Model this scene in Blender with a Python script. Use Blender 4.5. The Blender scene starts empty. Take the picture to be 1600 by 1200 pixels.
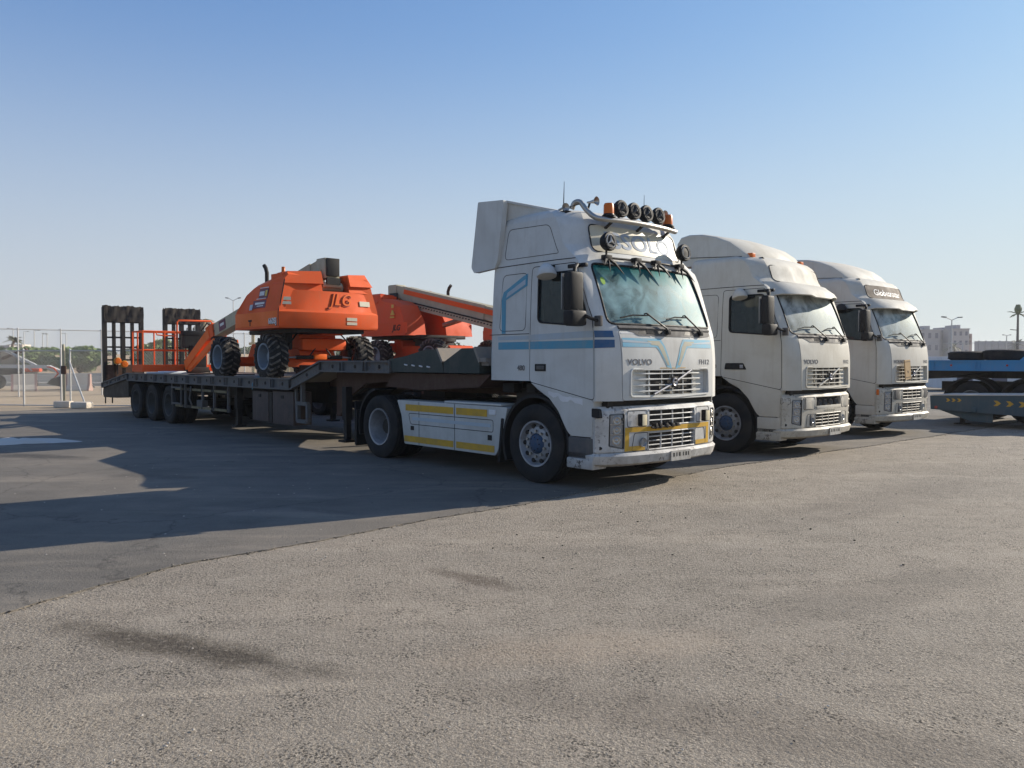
import bpy, bmesh, math, random
from mathutils import Vector, Matrix
R = math.radians
sc = bpy.context.scene
# ---------------------------------------------------------------- camera
CAM_H = 1.615
cd = bpy.data.cameras.new("camera"); cam = bpy.data.objects.new("camera", cd); sc.collection.objects.link(cam)
cd.sensor_width = 36.0; cd.lens = 1259.0 / 1600.0 * 36.0; cd.clip_end = 6000; cd.clip_start = .05
cam.location = (0, 0, CAM_H); cam.rotation_euler = (R(90) - 0.0285, 0, 0)
sc.camera = cam
# ---------------------------------------------------------------- sky and sun
ROW = -0.837                       # heading of the parked row
SUN_EL = R(24.0)
sl = (math.sin(R(12.4)), math.cos(R(12.4)))
sx = math.cos(ROW) * sl[0] - math.sin(ROW) * sl[1]; sy = math.sin(ROW) * sl[0] + math.cos(ROW) * sl[1]
w = bpy.data.worlds.new("World"); sc.world = w; w.use_nodes = True
nt = w.node_tree; bg = nt.nodes["Background"]
sky = nt.nodes.new("ShaderNodeTexSky"); sky.sky_type = 'NISHITA'; sky.sun_disc = False
sky.sun_elevation = SUN_EL; sky.sun_rotation = math.atan2(sx, sy)
sky.air_density = 1.0; sky.dust_density = 0.6; sky.ozone_density = 3.0; sky.altitude = 0
def wv(op, a, b):
    n = nt.nodes.new("ShaderNodeVectorMath"); n.operation = op
    for i, q in enumerate((a, b)):
        if isinstance(q, tuple): n.inputs[i].default_value = q
        else: nt.links.new(q, n.inputs[i])
    return n.outputs[0]
den = wv('ADD', wv('MULTIPLY', sky.outputs[0], (.27, .16, .20)), (1, 1, 1))        # tone compression of the bright side of the sky
skc = wv('DIVIDE', wv('MULTIPLY', sky.outputs[0], (1.08, 1.20, 1.70)), den)
geo = nt.nodes.new("ShaderNodeTexCoord"); sep = nt.nodes.new("ShaderNodeSeparateXYZ"); nt.links.new(geo.outputs["Generated"], sep.inputs[0])
hz = nt.nodes.new("ShaderNodeMapRange"); hz.interpolation_type = 'SMOOTHSTEP'; nt.links.new(sep.outputs[2], hz.inputs[0])
hz.inputs[1].default_value = -.02; hz.inputs[2].default_value = .42; hz.inputs[3].default_value = .88; hz.inputs[4].default_value = 0.
mx = nt.nodes.new("ShaderNodeMix"); mx.data_type = 'RGBA'; nt.links.new(hz.outputs[0], mx.inputs[0]); nt.links.new(skc, mx.inputs[6])
hx = nt.nodes.new("ShaderNodeMapRange"); nt.links.new(sep.outputs[0], hx.inputs[0]); hx.inputs[1].default_value = -.6; hx.inputs[2].default_value = .6
hc = nt.nodes.new("ShaderNodeMix"); hc.data_type = 'RGBA'; nt.links.new(hx.outputs[0], hc.inputs[0]); hc.inputs[6].default_value = (3.45, 3.52, 3.72, 1); hc.inputs[7].default_value = (4.2, 4.35, 4.25, 1)
nt.links.new(hc.outputs[2], mx.inputs[7]); nt.links.new(mx.outputs[2], bg.inputs[0]); bg.inputs[1].default_value = 0.105
sd = bpy.data.lights.new("sun", 'SUN'); sd.energy = 4.4; sd.angle = R(0.5); sd.color = (1.0, .90, .76)
so = bpy.data.objects.new("sun", sd); sc.collection.objects.link(so)
sv = Vector((sx * math.cos(SUN_EL), sy * math.cos(SUN_EL), math.sin(SUN_EL)))
so.rotation_euler = sv.to_track_quat('Z', 'Y').to_euler()
sc.view_settings.view_transform = 'Standard'; sc.view_settings.look = 'None'
sc.view_settings.exposure = 0.75; sc.view_settings.gamma = 1.0
sc.cycles.max_bounces = 8; sc.cycles.transparent_max_bounces = 16

# ---------------------------------------------------------------- materials
def newmat(name):
    m = bpy.data.materials.new(name); m.use_nodes = True
    return m, m.node_tree, m.node_tree.nodes["Principled BSDF"]
def N(nt, t, **kw):
    n = nt.nodes.new(t)
    for k, v in kw.items(): setattr(n, k, v)
    return n
def noise(nt, scale, detail=6, rough=.6, coord=None, dist=0):
    n = N(nt, "ShaderNodeTexNoise"); n.inputs["Scale"].default_value = scale; n.inputs["Detail"].default_value = detail
    n.inputs["Roughness"].default_value = rough; n.inputs["Distortion"].default_value = dist
    if coord is not None: nt.links.new(coord, n.inputs["Vector"])
    return n
def ramp(nt, src, a, b, ca=(0,0,0,1), cb=(1,1,1,1)):
    r = N(nt, "ShaderNodeValToRGB"); r.color_ramp.elements[0].position = a; r.color_ramp.elements[1].position = b
    r.color_ramp.elements[0].color = ca; r.color_ramp.elements[1].color = cb
    nt.links.new(src, r.inputs[0]); return r
def mix(nt, fac, a, b, mode='MIX'):
    m = N(nt, "ShaderNodeMix", data_type='RGBA', blend_type=mode)
    for s, val in ((0, fac), (6, a), (7, b)):
        if hasattr(val, "links") or isinstance(val, bpy.types.NodeSocket): nt.links.new(val, m.inputs[s])
        elif s == 0: m.inputs[0].default_value = val
        else: m.inputs[s].default_value = (val[0], val[1], val[2], 1)
    return m.outputs[2]
def paint(name, col, rough=.45, dirt=(.28,.24,.19), amt=.35, scale=2.5, metal=0., bump=.15, low=0., streak=True, chips=0., chipcol=(.06,.05,.045)):
    """painted or bare surface with mottled dust, vertical streaks, road grime near the ground and chipped spots"""
    m, nt, p = newmat(name)
    tc = N(nt, "ShaderNodeTexCoord"); co = tc.outputs["Object"]
    n1 = noise(nt, scale, 8, .65, co, .4)
    f = ramp(nt, n1.outputs[0], .42, .75).outputs[0]
    c = mix(nt, mul(nt, f, amt), col, dirt)
    if streak:
        mp = N(nt, "ShaderNodeMapping"); mp.inputs["Scale"].default_value = (9, 9, .7); nt.links.new(co, mp.inputs[0])
        n2 = noise(nt, 2.0, 5, .6, mp.outputs[0]); f2 = ramp(nt, n2.outputs[0], .52, .8).outputs[0]
        c = mix(nt, mul(nt, f2, amt * .7), c, dirt)
    if low > 0:
        sp = N(nt, "ShaderNodeSeparateXYZ"); nt.links.new(co, sp.inputs[0])
        mr = N(nt, "ShaderNodeMapRange"); mr.inputs[1].default_value = 1.3; mr.inputs[2].default_value = .25
        nt.links.new(sp.outputs[2], mr.inputs[0])
        n3 = noise(nt, 6, 6, .7, co); fm = N(nt, "ShaderNodeMath", operation='MULTIPLY'); nt.links.new(mr.outputs[0], fm.inputs[0]); nt.links.new(n3.outputs[0], fm.inputs[1])
        c = mix(nt, mul(nt, fm.outputs[0], low), c, (dirt[0]*.6, dirt[1]*.6, dirt[2]*.6))
    if chips > 0:
        n4 = noise(nt, 14, 6, .75, co); n5 = noise(nt, 1.7, 2, .5, co)
        a = ramp(nt, n4.outputs[0], .55, .59).outputs[0]; b = ramp(nt, n5.outputs[0], .46, .58).outputs[0]
        fm = N(nt, "ShaderNodeMath", operation='MULTIPLY'); nt.links.new(a, fm.inputs[0]); nt.links.new(b, fm.inputs[1])
        c = mix(nt, mul(nt, fm.outputs[0], chips), c, chipcol)
    nt.links.new(c, p.inputs["Base Color"])
    p.inputs["Metallic"].default_value = metal; p.inputs["Specular IOR Level"].default_value = .2
    rr = ramp(nt, n1.outputs[0], .3, .8, (rough*.8,)*3+(1,), (min(1, rough*1.5),)*3+(1,)); nt.links.new(rr.outputs[0], p.inputs["Roughness"])
    if bump > 0:
        bn = N(nt, "ShaderNodeBump"); bn.inputs["Strength"].default_value = bump; bn.inputs["Distance"].default_value = .01
        nb = noise(nt, 5.0, 4, .5, co); nt.links.new(nb.outputs[0], bn.inputs["Height"]); nt.links.new(bn.outputs[0], p.inputs["Normal"])
    return m
def mul(nt, s, k):
    m = N(nt, "ShaderNodeMath", operation='MULTIPLY'); nt.links.new(s, m.inputs[0]); m.inputs[1].default_value = k; return m.outputs[0]
def glass(name, tint, dust, amt, top=None, rough=.05, ior=1.5):
    m, nt, p = newmat(name)
    out = nt.nodes["Material Output"]
    tc = N(nt, "ShaderNodeTexCoord"); co = tc.outputs["Object"]
    tr = N(nt, "ShaderNodeBsdfTransparent"); tr.inputs[0].default_value = (*tint, 1)
    gl = N(nt, "ShaderNodeBsdfGlossy"); gl.inputs["Roughness"].default_value = rough; gl.inputs[0].default_value = (.9,1,1,1) if rough < .2 else (.38,.42,.42,1)
    fr = N(nt, "ShaderNodeFresnel"); fr.inputs[0].default_value = ior
    m1 = N(nt, "ShaderNodeMixShader"); nt.links.new(fr.outputs[0], m1.inputs[0]); nt.links.new(tr.outputs[0], m1.inputs[1]); nt.links.new(gl.outputs[0], m1.inputs[2])
    df = N(nt, "ShaderNodeBsdfDiffuse"); df.inputs[0].default_value = (*dust, 1)
    n1 = noise(nt, 3.0, 7, .6, co, 1.2)
    mr = N(nt, "ShaderNodeMapRange"); mr.inputs[1].default_value = .3; mr.inputs[2].default_value = .75; mr.inputs[3].default_value = amt*.25; mr.inputs[4].default_value = min(1, amt*1.75)
    nt.links.new(n1.outputs[0], mr.inputs[0])
    if top is not None:
        sp = N(nt, "ShaderNodeSeparateXYZ"); nt.links.new(co, sp.inputs[0])
        t = N(nt, "ShaderNodeMapRange"); t.inputs[1].default_value = 2.55; t.inputs[2].default_value = 2.8; nt.links.new(sp.outputs[2], t.inputs[0])
        nt.links.new(mix(nt, t.outputs[0], tint, top), tr.inputs[0]); nt.links.new(mix(nt, t.outputs[0], dust, (top[0]*.8, top[1]*.8, top[2]*.8)), df.inputs[0])
    m2 = N(nt, "ShaderNodeMixShader"); nt.links.new(mr.outputs[0], m2.inputs[0]); nt.links.new(m1.outputs[0], m2.inputs[1]); nt.links.new(df.outputs[0], m2.inputs[2])
    nt.links.new(m2.outputs[0], out.inputs[0]); return m
WH = (.62, .62, .60)
MT = dict(
 white=paint("white_truck_paint", (.58,.58,.55), .65, (.33,.30,.25), .35, 1.6, low=.7),
 whiteB=paint("chipped_white_paint", (.62,.62,.60), .5, (.22,.19,.16), .5, 3.0, low=.8, chips=.9),
 cream=paint("cream_truck_paint", (.55,.53,.465), .72, bump=.05, dirt=(.36,.31,.23), amt=.45, scale=1.4, low=.5) if True else paint("x", (.47,.44,.37), .72, (.34,.30,.23), .45, 1.4, low=.5),
 creamB=paint("chipped_cream_paint", (.52,.49,.42), .5, (.25,.22,.17), .5, 3.0, low=.6, chips=.7),
 cream2=paint("pale_truck_paint", (.55,.53,.47), .72, bump=.05, dirt=(.37,.32,.24), amt=.5, scale=1.2, low=.5) if True else paint("x", (.47,.44,.375), .72, (.36,.31,.24), .5, 1.2, low=.5),
 black=paint("black_plastic", (.011,.012,.014), .55, (.045,.04,.036), .5, 4),
 grey=paint("grey_plastic", (.085,.085,.088), .7, (.2,.18,.15), .5, 4),
 dark=paint("greasy_steel_and_dark_openings", (.020,.019,.019), .6, (.06,.05,.04), .6, 5),
 rubber=paint("tyre_rubber", (.014,.015,.017), .85, (.055,.05,.044), .7, 4, bump=.3, streak=False),
 rim=paint("dull_steel_rim", (.33,.34,.36), .45, (.13,.11,.09), .6, 6, metal=.35, streak=False),
 rimt=paint("grimy_trailer_rim", (.07,.075,.075), .7, (.06,.05,.04), .6, 6, streak=False),
 rimb=paint("blue_hub_paint", (.03,.07,.14), .6, (.14,.13,.12), .9, 9, streak=False),
 chrome=paint("worn_chrome", (.42,.40,.37), .38, (.3,.26,.2), .4, 6, metal=.9),
 seam=paint("panel_gap_shade", (.03,.03,.032), .7, (.08,.07,.06), .4, 6),  # dark strips drawn for the shade inside panel gaps
 blueF=paint("sky_blue_vinyl", (.17,.42,.56), .5, (.45,.45,.4), .4, 5),
 blue=paint("faded_blue_vinyl", (.085,.30,.43), .45, (.3,.3,.28), .35, 5, low=.2),
 blueD=paint("deep_blue_vinyl", (.03,.10,.22), .4, (.2,.2,.2), .3, 5),
 blueL=paint("pale_blue_vinyl", (.40,.47,.52), .5, (.4,.38,.34), .4, 5),
 tand=paint("grimy_cream_tape", (.20,.17,.10), .7, (.08,.07,.05), .7, 7),
 tan=paint("faded_tan_vinyl", (.42,.40,.30), .5, (.4,.38,.34), .4, 5),
 yellow=paint("yellow_reflective_tape", (.62,.36,.035), .5, (.25,.2,.1), .5, 7, low=.3),
 orangeL=paint("amber_lens", (.62,.13,.012), .3, (.3,.2,.1), .4, 8, streak=False),
 lamp=paint("headlamp_lens", (.26,.275,.29), .2, (.3,.28,.25), .4, 8, metal=.3),
 lampY=paint("cream_lamp_lens", (.75,.66,.45), .3, (.4,.3,.2), .3, 8),
 redL=paint("red_lens", (.4,.02,.02), .3),
 orange=paint("orange_machine_paint", (.76,.10,.016), .6, (.45,.17,.09), .3, 1.8, streak=True),
 orangeB=paint("bright_orange_paint", (.85,.145,.014), .5, (.45,.16,.06), .22, 1.8),
 redk=paint("dark_red_outline", (.40,.035,.012), .5, amt=.3),
 red=paint("faded_red_orange_paint", (.68,.085,.022), .6, (.45,.17,.1), .3, 2),
 boom=paint("cream_boom_paint", (.42,.38,.27), .5, (.25,.21,.15), .5, 3),
 rimg=paint("blue_grey_wheel_paint", (.20,.25,.30), .5, (.12,.11,.1), .5, 5, streak=False),
 deck=paint("trailer_grey_paint", (.10,.105,.11), .65, (.22,.19,.15), .55, 3, chips=.8, chipcol=(.12,.06,.035)),
 plank=paint("dusty_steel_deck", (.22,.20,.18), .8, (.34,.29,.22), .6, 3),
 rust=paint("rusty_brown_steel", (.075,.04,.028), .8, (.12,.09,.07), .6, 5),
 brown=paint("scuffed_toolbox_paint", (.075,.06,.055), .75, (.17,.13,.11), .6, 4),
 wedge=paint("green_grey_paint", (.04,.052,.048), .6, (.14,.13,.11), .5, 3),
 galv=paint("galvanised_steel", (.55,.55,.53), .55, (.35,.32,.27), .4, 3),
 wire=paint("fence_wire", (.5,.49,.46), .6, (.3,.27,.22), .4, 3, bump=0),
 conc=paint("dusty_concrete", (.60,.54,.46), .9, (.42,.35,.26), .5, 2.5),
 concr=paint("reddish_concrete_end", (.36,.22,.2), .9, (.36,.30,.22), .5, 2.5),
 sign=paint("maroon_sign", (.13,.03,.06), .5, (.3,.2,.2), .3, 5),
 signy=paint("yellow_sign", (.65,.45,.08), .5), signw=paint("white_print", (.7,.7,.7), .5, amt=.2),
 lettr=paint("dark_chrome_letters", (.13,.13,.14), .4, amt=.3, metal=.2),
 platem=paint("dirty_plate", (.42,.41,.38), .6, (.2,.17,.13), .7, 12),
 tread=paint("dusty_tread", (.03,.03,.03), .9, (.32,.28,.23), .8, 7, streak=False),
 silver=paint("sign_letter_grey", (.36,.36,.38), .4, amt=.3, metal=.5),
 faded=paint("faded_sign_letters", (.28,.34,.42), .6, (.45,.42,.36), .4, 5),
 signbase=paint("yellowed_sign_panel", (.58,.54,.42), .35, (.42,.36,.25), .5, 2),
 brownsign=paint("brown_sign_panel", (.15,.12,.095), .85, (.22,.18,.14), .4, 3),
 card=paint("corrugated_cardboard", (.45,.31,.16), .85, (.3,.2,.1), .4, 6),
 int=paint("cab_trim", (.05,.055,.06), .8, (.1,.09,.08), .4, 4),
 seat=paint("seat_cloth", (.16,.15,.15), .9, (.2,.18,.15), .4, 6),
 curtain=paint("white_curtain", (.55,.6,.6), .9, (.4,.4,.38), .4, 4),
 fabric=paint("torn_black_tarp", (.035,.032,.03), .85, (.12,.10,.08), .6, 2.2, bump=.6, streak=False),
 bluep=paint("blue_trailer_paint", (.045,.24,.47), .5, (.2,.22,.25), .35, 2),
 slate=paint("slate_blue_paint", (.05,.085,.11), .6, (.15,.15,.15), .4, 2.5),
 leafstem=paint("bark", (.13,.09,.06), .9, (.2,.16,.12), .5, 6),
 bldg=paint("hazy_render", (.40,.38,.38), .9, (.32,.29,.3), .4, .3),
 bldgd=paint("building_window", (.13,.13,.17), .4, (.2,.2,.22), .3, .5),
 bldgr=paint("pinkish_render", (.40,.31,.29), .9, (.32,.27,.26), .4, .3),
 flagg=paint("green_sticker", (.25,.5,.03), .5),
 powder=paint("white_powder", (.60,.55,.48), .95, (.5,.5,.5), .4, 4, bump=.8),
 brick=paint("tan_block", (.45,.36,.2), .9, (.4,.3,.18), .4, 1),
)
MT['ws'] = glass("windscreen_glass", (.42,.68,.70), (.40,.60,.62), .42, top=(.02,.30,.30), rough=.45, ior=1.3)
MT['ws2'] = glass("dusty_windscreen_glass", (.55,.68,.70), (.58,.62,.60), .5, rough=.45, ior=1.3)
MT['win'] = glass("side_window_glass", (.16,.21,.28), (.025,.035,.05), .25)
def foliage(name, c1, c2):
    m, nt, p = newmat(name); oi = N(nt, "ShaderNodeTexCoord")
    n = noise(nt, 1.2, 5, .6, oi.outputs["Object"]); c = mix(nt, ramp(nt, n.outputs[0], .35, .65).outputs[0], c1, c2)
    nt.links.new(c, p.inputs["Base Color"]); p.inputs["Roughness"].default_value = .6
    p.inputs["Transmission Weight"].default_value = 0
    return m
MT['leaf'] = foliage("green_leaves", (.085,.135,.03), (.17,.23,.06))
MT['leafd'] = foliage("dark_leaves", (.05,.085,.03), (.09,.12,.05))
MT['frond'] = foliage("palm_fronds", (.07,.09,.04), (.13,.13,.06))
MT['straw'] = foliage("dead_palm_fronds", (.28,.20,.10), (.40,.30,.15))

# ---------------------------------------------------------------- mesh builder
def rounded(poly, r, n=4):
    """round every corner of a closed polygon"""
    out = []; k = len(poly)
    for i in range(k):
        p0, p, p1 = Vector(poly[i-1]), Vector(poly[i]), Vector(poly[(i+1) % k])
        a = (p0-p); b = (p1-p); rr = min(r, a.length*.45, b.length*.45)
        a = p + a.normalized()*rr; b = p + b.normalized()*rr
        for j in range(n+1):
            t = j/n; q = a*(1-t)**2 + p*2*t*(1-t) + b*t*t; out.append((q.x, q.y))
    return out
class MB:
    def __init__(s): s.v = []; s.f = []; s.m = []; s.slots = []; s.X = None
    def slot(s, mat):
        if mat not in s.slots: s.slots.append(mat)
        return s.slots.index(mat)
    def add(s, vs, fs, mat):
        o = len(s.v)
        s.v += [tuple(s.X @ Vector(v)) if s.X is not None else tuple(v) for v in vs]
        mi = s.slot(mat)
        for f in fs: s.f.append([i+o for i in f]); s.m.append(mi)
        return s
    def box(s, c, d, mat, rot=None, bev=0):
        x, y, z = d[0]/2, d[1]/2, d[2]/2
        if bev <= 0:
            vs = [(i*x, j*y, k*z) for i in (-1,1) for j in (-1,1) for k in (-1,1)]
            fs = [(0,1,3,2),(4,6,7,5),(0,4,5,1),(2,3,7,6),(0,2,6,4),(1,5,7,3)]
        else:
            bm = bmesh.new(); bmesh.ops.create_cube(bm, size=1)
            for v in bm.verts: v.co = Vector((v.co.x*d[0], v.co.y*d[1], v.co.z*d[2]))
            bmesh.ops.bevel(bm, geom=list(bm.edges), offset=bev, segments=2, affect='EDGES', profile=.6)
            bm.verts.ensure_lookup_table(); bm.verts.index_update()
            vs = [tuple(v.co) for v in bm.verts]; fs = [[v.index for v in f.verts] for f in bm.faces]; bm.free()
        m = Matrix.Translation(c)
        if rot is not None: m = m @ (rot if isinstance(rot, Matrix) else Matrix.Rotation(rot[1], 4, rot[0]))
        return s.add([tuple(m @ Vector(v)) for v in vs], fs, mat)
    def bar(s, a, b, wd, h, mat, up=(0,0,1)):
        a, b = Vector(a), Vector(b); d = b-a; L = d.length; d.normalize()
        u = Vector(up); sd_ = d.cross(u)
        if sd_.length < 1e-4: sd_ = d.cross(Vector((1,0,0)))
        sd_.normalize(); u = sd_.cross(d)
        rot = Matrix((d, sd_, u)).transposed().to_4x4()
        return s.box((a+b)/2, (L, wd, h), mat, rot)
    def tube(s, pts, r, mat, n=8, caps=True, closed=False, rs=None):
        P = [Vector(p) for p in pts]; k = len(P); vs = []; fs = []
        up = None
        for i in range(k):
            if closed: d = P[(i+1) % k]-P[i-1]
            else: d = (P[min(i+1, k-1)]-P[max(i-1, 0)])
            if d.length < 1e-9: d = Vector((0,0,1))
            d.normalize()
            if up is None:
                up = Vector((0,0,1)) if abs(d.z) < .9 else Vector((1,0,0))
            a = d.cross(up)
            if a.length < 1e-6: a = d.cross(Vector((0,1,0)))
            a.normalize(); up = a.cross(d).normalized()
            rr = rs[i] if rs else r
            for j in range(n):
                t = 2*math.pi*j/n; vs.append(tuple(P[i] + a*math.cos(t)*rr + up*math.sin(t)*rr))
        for i in range(k if closed else k-1):
            i2 = (i+1) % k
            for j in range(n):
                j2 = (j+1) % n; fs.append((i*n+j, i2*n+j, i2*n+j2, i*n+j2))
        if caps and not closed: fs.append(list(range(n))); fs.append([(k-1)*n+j for j in reversed(range(n))])
        return s.add(vs, fs, mat)
    def cyl(s, a, b, r, mat, r1=None, n=16): return s.tube([a, b], r, mat, n, rs=[r, r if r1 is None else r1])
    def lathe(s, prof, c, axis, mat, n=32, a0=0., a1=2*math.pi):
        """prof: (along axis, radius)"""
        ax = Vector(axis).normalized(); u = ax.orthogonal().normalized(); v = ax.cross(u); c = Vector(c)
        full = abs(a1-a0-2*math.pi) < 1e-6; nn = n if full else n+1
        vs = []; fs = []
        for (h, r) in prof:
            for j in range(nn):
                t = a0+(a1-a0)*j/n; vs.append(tuple(c + ax*h + (u*math.cos(t)+v*math.sin(t))*r))
        for i in range(len(prof)-1):
            for j in range(n):
                j2 = (j+1) % nn; fs.append((i*nn+j, i*nn+j2, (i+1)*nn+j2, (i+1)*nn+j))
        return s.add(vs, fs, mat)
    def prism(s, poly, ax, a, b, mat, rot=None):
        n = len(poly); vs = []
        for t in (a, b):
            for (p, q) in poly: vs.append({'x': (t, p, q), 'y': (p, t, q), 'z': (p, q, t)}[ax])
        fs = [list(range(n)), [n+i for i in reversed(range(n))]] + [(i, n+i, n+(i+1) % n, (i+1) % n) for i in range(n)]
        return s.add(vs, fs, mat)
    def hull(s, secs, mat):
        n = len(secs[0]); vs = [p for q in secs for p in q]; fs = []
        for i in range(len(secs)-1):
            for j in range(n): j2 = (j+1) % n; fs.append((i*n+j, i*n+j2, (i+1)*n+j2, (i+1)*n+j))
        fs.append([j for j in reversed(range(n))]); fs.append([(len(secs)-1)*n+j for j in range(n)])
        return s.add(vs, fs, mat)
    def mesh(s, name, org=(0,0,0), smooth=None, recalc=True):
        me = bpy.data.meshes.new(name)
        ox, oy, oz = org
        me.from_pydata([(x-ox, y-oy, z-oz) for x, y, z in s.v], [], s.f)
        for mt in s.slots: me.materials.append(MT[mt])
        me.polygons.foreach_set("material_index", s.m)
        if recalc:
            bm = bmesh.new(); bm.from_mesh(me); bmesh.ops.recalc_face_normals(bm, faces=bm.faces); bm.to_mesh(me); bm.free()
        if smooth: me.shade_smooth(); me.set_sharp_from_angle(angle=R(smooth))
        me.update(); return me
    def build(s, name, parent=None, smooth=None, org=None, label=None, recalc=True):
        if org is None: org = ORG
        o = bpy.data.objects.new(name, s.mesh(name, org, smooth, recalc)); sc.collection.objects.link(o)
        if parent: o.parent = parent
        if label: o["label"] = label
        return o
ORG = (0, 0, 0)
def thing(name, label, cat, loc=(0,0,0), rz=0, group=None):
    o = bpy.data.objects.new(name, None); sc.collection.objects.link(o); o.location = loc; o.rotation_euler = (0,0,rz)
    o.empty_display_size = .3
    return tag(o, label, cat, group)
def tag(o, label, cat, group=None):
    o["label"] = label; o["category"] = cat
    if group: o["group"] = group
    return o
def structure(o, kind='structure', label=None):
    o["kind"] = kind
    if label: o["label"] = label
    return o
def copy_tree(o, parent=None):
    kids = [c for c in KIDS.get(o.name, [])] if False else [c for c in sc.objects if c.parent == o]
    c = o.copy(); sc.collection.objects.link(c)
    if parent: c.parent = parent
    for k in kids: copy_tree(k, c)
    return c
KIDS = {}
def boolean(me, cutter, op='DIFFERENCE'):
    a = bpy.data.objects.new("tmp_a", me); b = bpy.data.objects.new("tmp_b", cutter)
    sc.collection.objects.link(a); sc.collection.objects.link(b)
    md = a.modifiers.new("b", 'BOOLEAN'); md.operation = op; md.solver = 'EXACT'; md.object = b
    if hasattr(md, "material_mode"): md.material_mode = 'INDEX'
    dg = bpy.context.evaluated_depsgraph_get(); dg.update()
    r = bpy.data.meshes.new_from_object(a.evaluated_get(dg))
    bpy.data.objects.remove(a); bpy.data.objects.remove(b)
    return r
def meshobj(name, me, mat, parent, smooth=11, label=None):
    o = bpy.data.objects.new(name, me); sc.collection.objects.link(o); o.parent = parent
    me.materials.clear(); me.materials.append(MT[mat])
    if smooth: me.shade_smooth(); me.set_sharp_from_angle(angle=R(smooth))
    if label: o["label"] = label
    return o
def pieces(poly, step, steps2=None):
    """2D polygon cut into a grid of small faces -> verts2d, faces"""
    bm = bmesh.new(); f = bm.faces.new([bm.verts.new((p[0], p[1], 0)) for p in poly])
    return _cut(bm, step)
def _cut(bm, step):
    xs = [v.co.x for v in bm.verts]; ys = [v.co.y for v in bm.verts]
    for (lo, hi, no) in ((min(xs), max(xs), (1,0,0)), (min(ys), max(ys), (0,1,0))):
        k = math.floor(lo/step)+1
        while k*step < hi-1e-6:
            co = Vector(no)*k*step
            bmesh.ops.bisect_plane(bm, geom=list(bm.verts)+list(bm.edges)+list(bm.faces), plane_co=co, plane_no=no); k += 1
    bm.verts.index_update()
    vs = [(v.co.x, v.co.y, v.co.z) for v in bm.verts]; fs = [[v.index for v in f.verts] for f in bm.faces]; bm.free()
    return vs, fs
def text(body, size, ext=.004, bold=0., width=None, shear=0.):
    cu = bpy.data.curves.new("t", 'FONT'); cu.body = body; cu.size = size; cu.extrude = ext; cu.offset = bold
    cu.align_x = 'CENTER'; cu.align_y = 'CENTER'; cu.resolution_u = 3; cu.shear = shear
    ob = bpy.data.objects.new("t", cu); sc.collection.objects.link(ob)
    dg = bpy.context.evaluated_depsgraph_get(); dg.update()
    me = bpy.data.meshes.new_from_object(ob.evaluated_get(dg))
    bpy.data.objects.remove(ob); bpy.data.curves.remove(cu)
    vs = [tuple(v.co) for v in me.vertices]; fs = [list(p.vertices) for p in me.polygons]; bpy.data.meshes.remove(me)
    if width:
        xs = [v[0] for v in vs]; k = width/(max(xs)-min(xs)); vs = [(v[0]*k, v[1], v[2]) for v in vs]
    return vs, fs

# ---------------------------------------------------------------- cab surface
#      z    xr     w     xs    xm    ym    xc
CAB = [(.66,-.88,1.235, 1.02, 1.24, .93, 1.29), (.90,-.88,1.25,1.07,1.26,.94,1.315), (1.12,-.89,1.25, 1.09, 1.265, .94, 1.32), (1.6,-.89,1.25,1.09,1.26,.945,1.315),
       (1.9,-.88,1.25,1.07,1.225,.95,1.285), (2.0,-.88,1.25, 1.05, 1.19, .96, 1.26), (2.1,-.87,1.248,1.02,1.13,.985,1.22), (2.5,-.86,1.24,.90,.96,1.02,1.06),
       (2.86,-.85,1.22, .77, .80, 1.0, .90), (2.95,-.84,1.21,.66,.76,.98,.85), (3.1,-.82,1.20,.49,.67,.95,.77), (3.36,-.78,1.18, .38, .60, .92, .69),
       (3.47,-.76,1.165,.30,.53,.89,.61), (3.54,-.74,1.13,.20,.46,.84,.53), (3.59,-.72,1.06, .08, .35, .76, .43), (3.615,-.7,.92,-.02,.22,.64,.30)]
BUM = [(.44,.97,1.20,1.03,1.19,.86,1.24), (.50,.97,1.24,1.07,1.25,.90,1.31), (.94,.97,1.25,1.08,1.26,.92,1.325), (1.01,.97,1.24,1.07,1.25,.91,1.315), (1.055,.99,1.21,1.04,1.21,.88,1.27)]
LIP = [(.31,.9,1.19,.98,1.18,.84,1.26), (.35,.9,1.25,1.04,1.28,.90,1.37), (.45,.9,1.26,1.07,1.31,.91,1.395), (.485,.9,1.235,1.05,1.28,.88,1.36)]
def at(tab, z):
    if z <= tab[0][0]: return tab[0]
    for a, b in zip(tab, tab[1:]):
        if z <= b[0]:
            t = (z-a[0])/(b[0]-a[0])
            if tab is not CAB: return tuple(a[i]*(1-t)+b[i]*t for i in range(7))
            k = tab.index(a); p = tab[max(0, k-1)]; n_ = tab[min(len(tab)-1, k+2)]; h = b[0]-a[0]; out = [z]
            for i in range(1, 7):        # monotone-ish Hermite
                d = (b[i]-a[i])/h; d0 = (a[i]-p[i])/(a[0]-p[0]) if k > 0 else d; d1 = (n_[i]-b[i])/(n_[0]-b[0]) if n_ is not b else d
                m0 = 0 if d0*d <= 0 else 2*d0*d/(d0+d); m1 = 0 if d1*d <= 0 else 2*d1*d/(d1+d)
                out.append((2*t**3-3*t*t+1)*a[i]+(t**3-2*t*t+t)*h*m0+(-2*t**3+3*t*t)*b[i]+(t**3-t*t)*h*m1)
            return tuple(out)
    return tab[-1]
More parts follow.
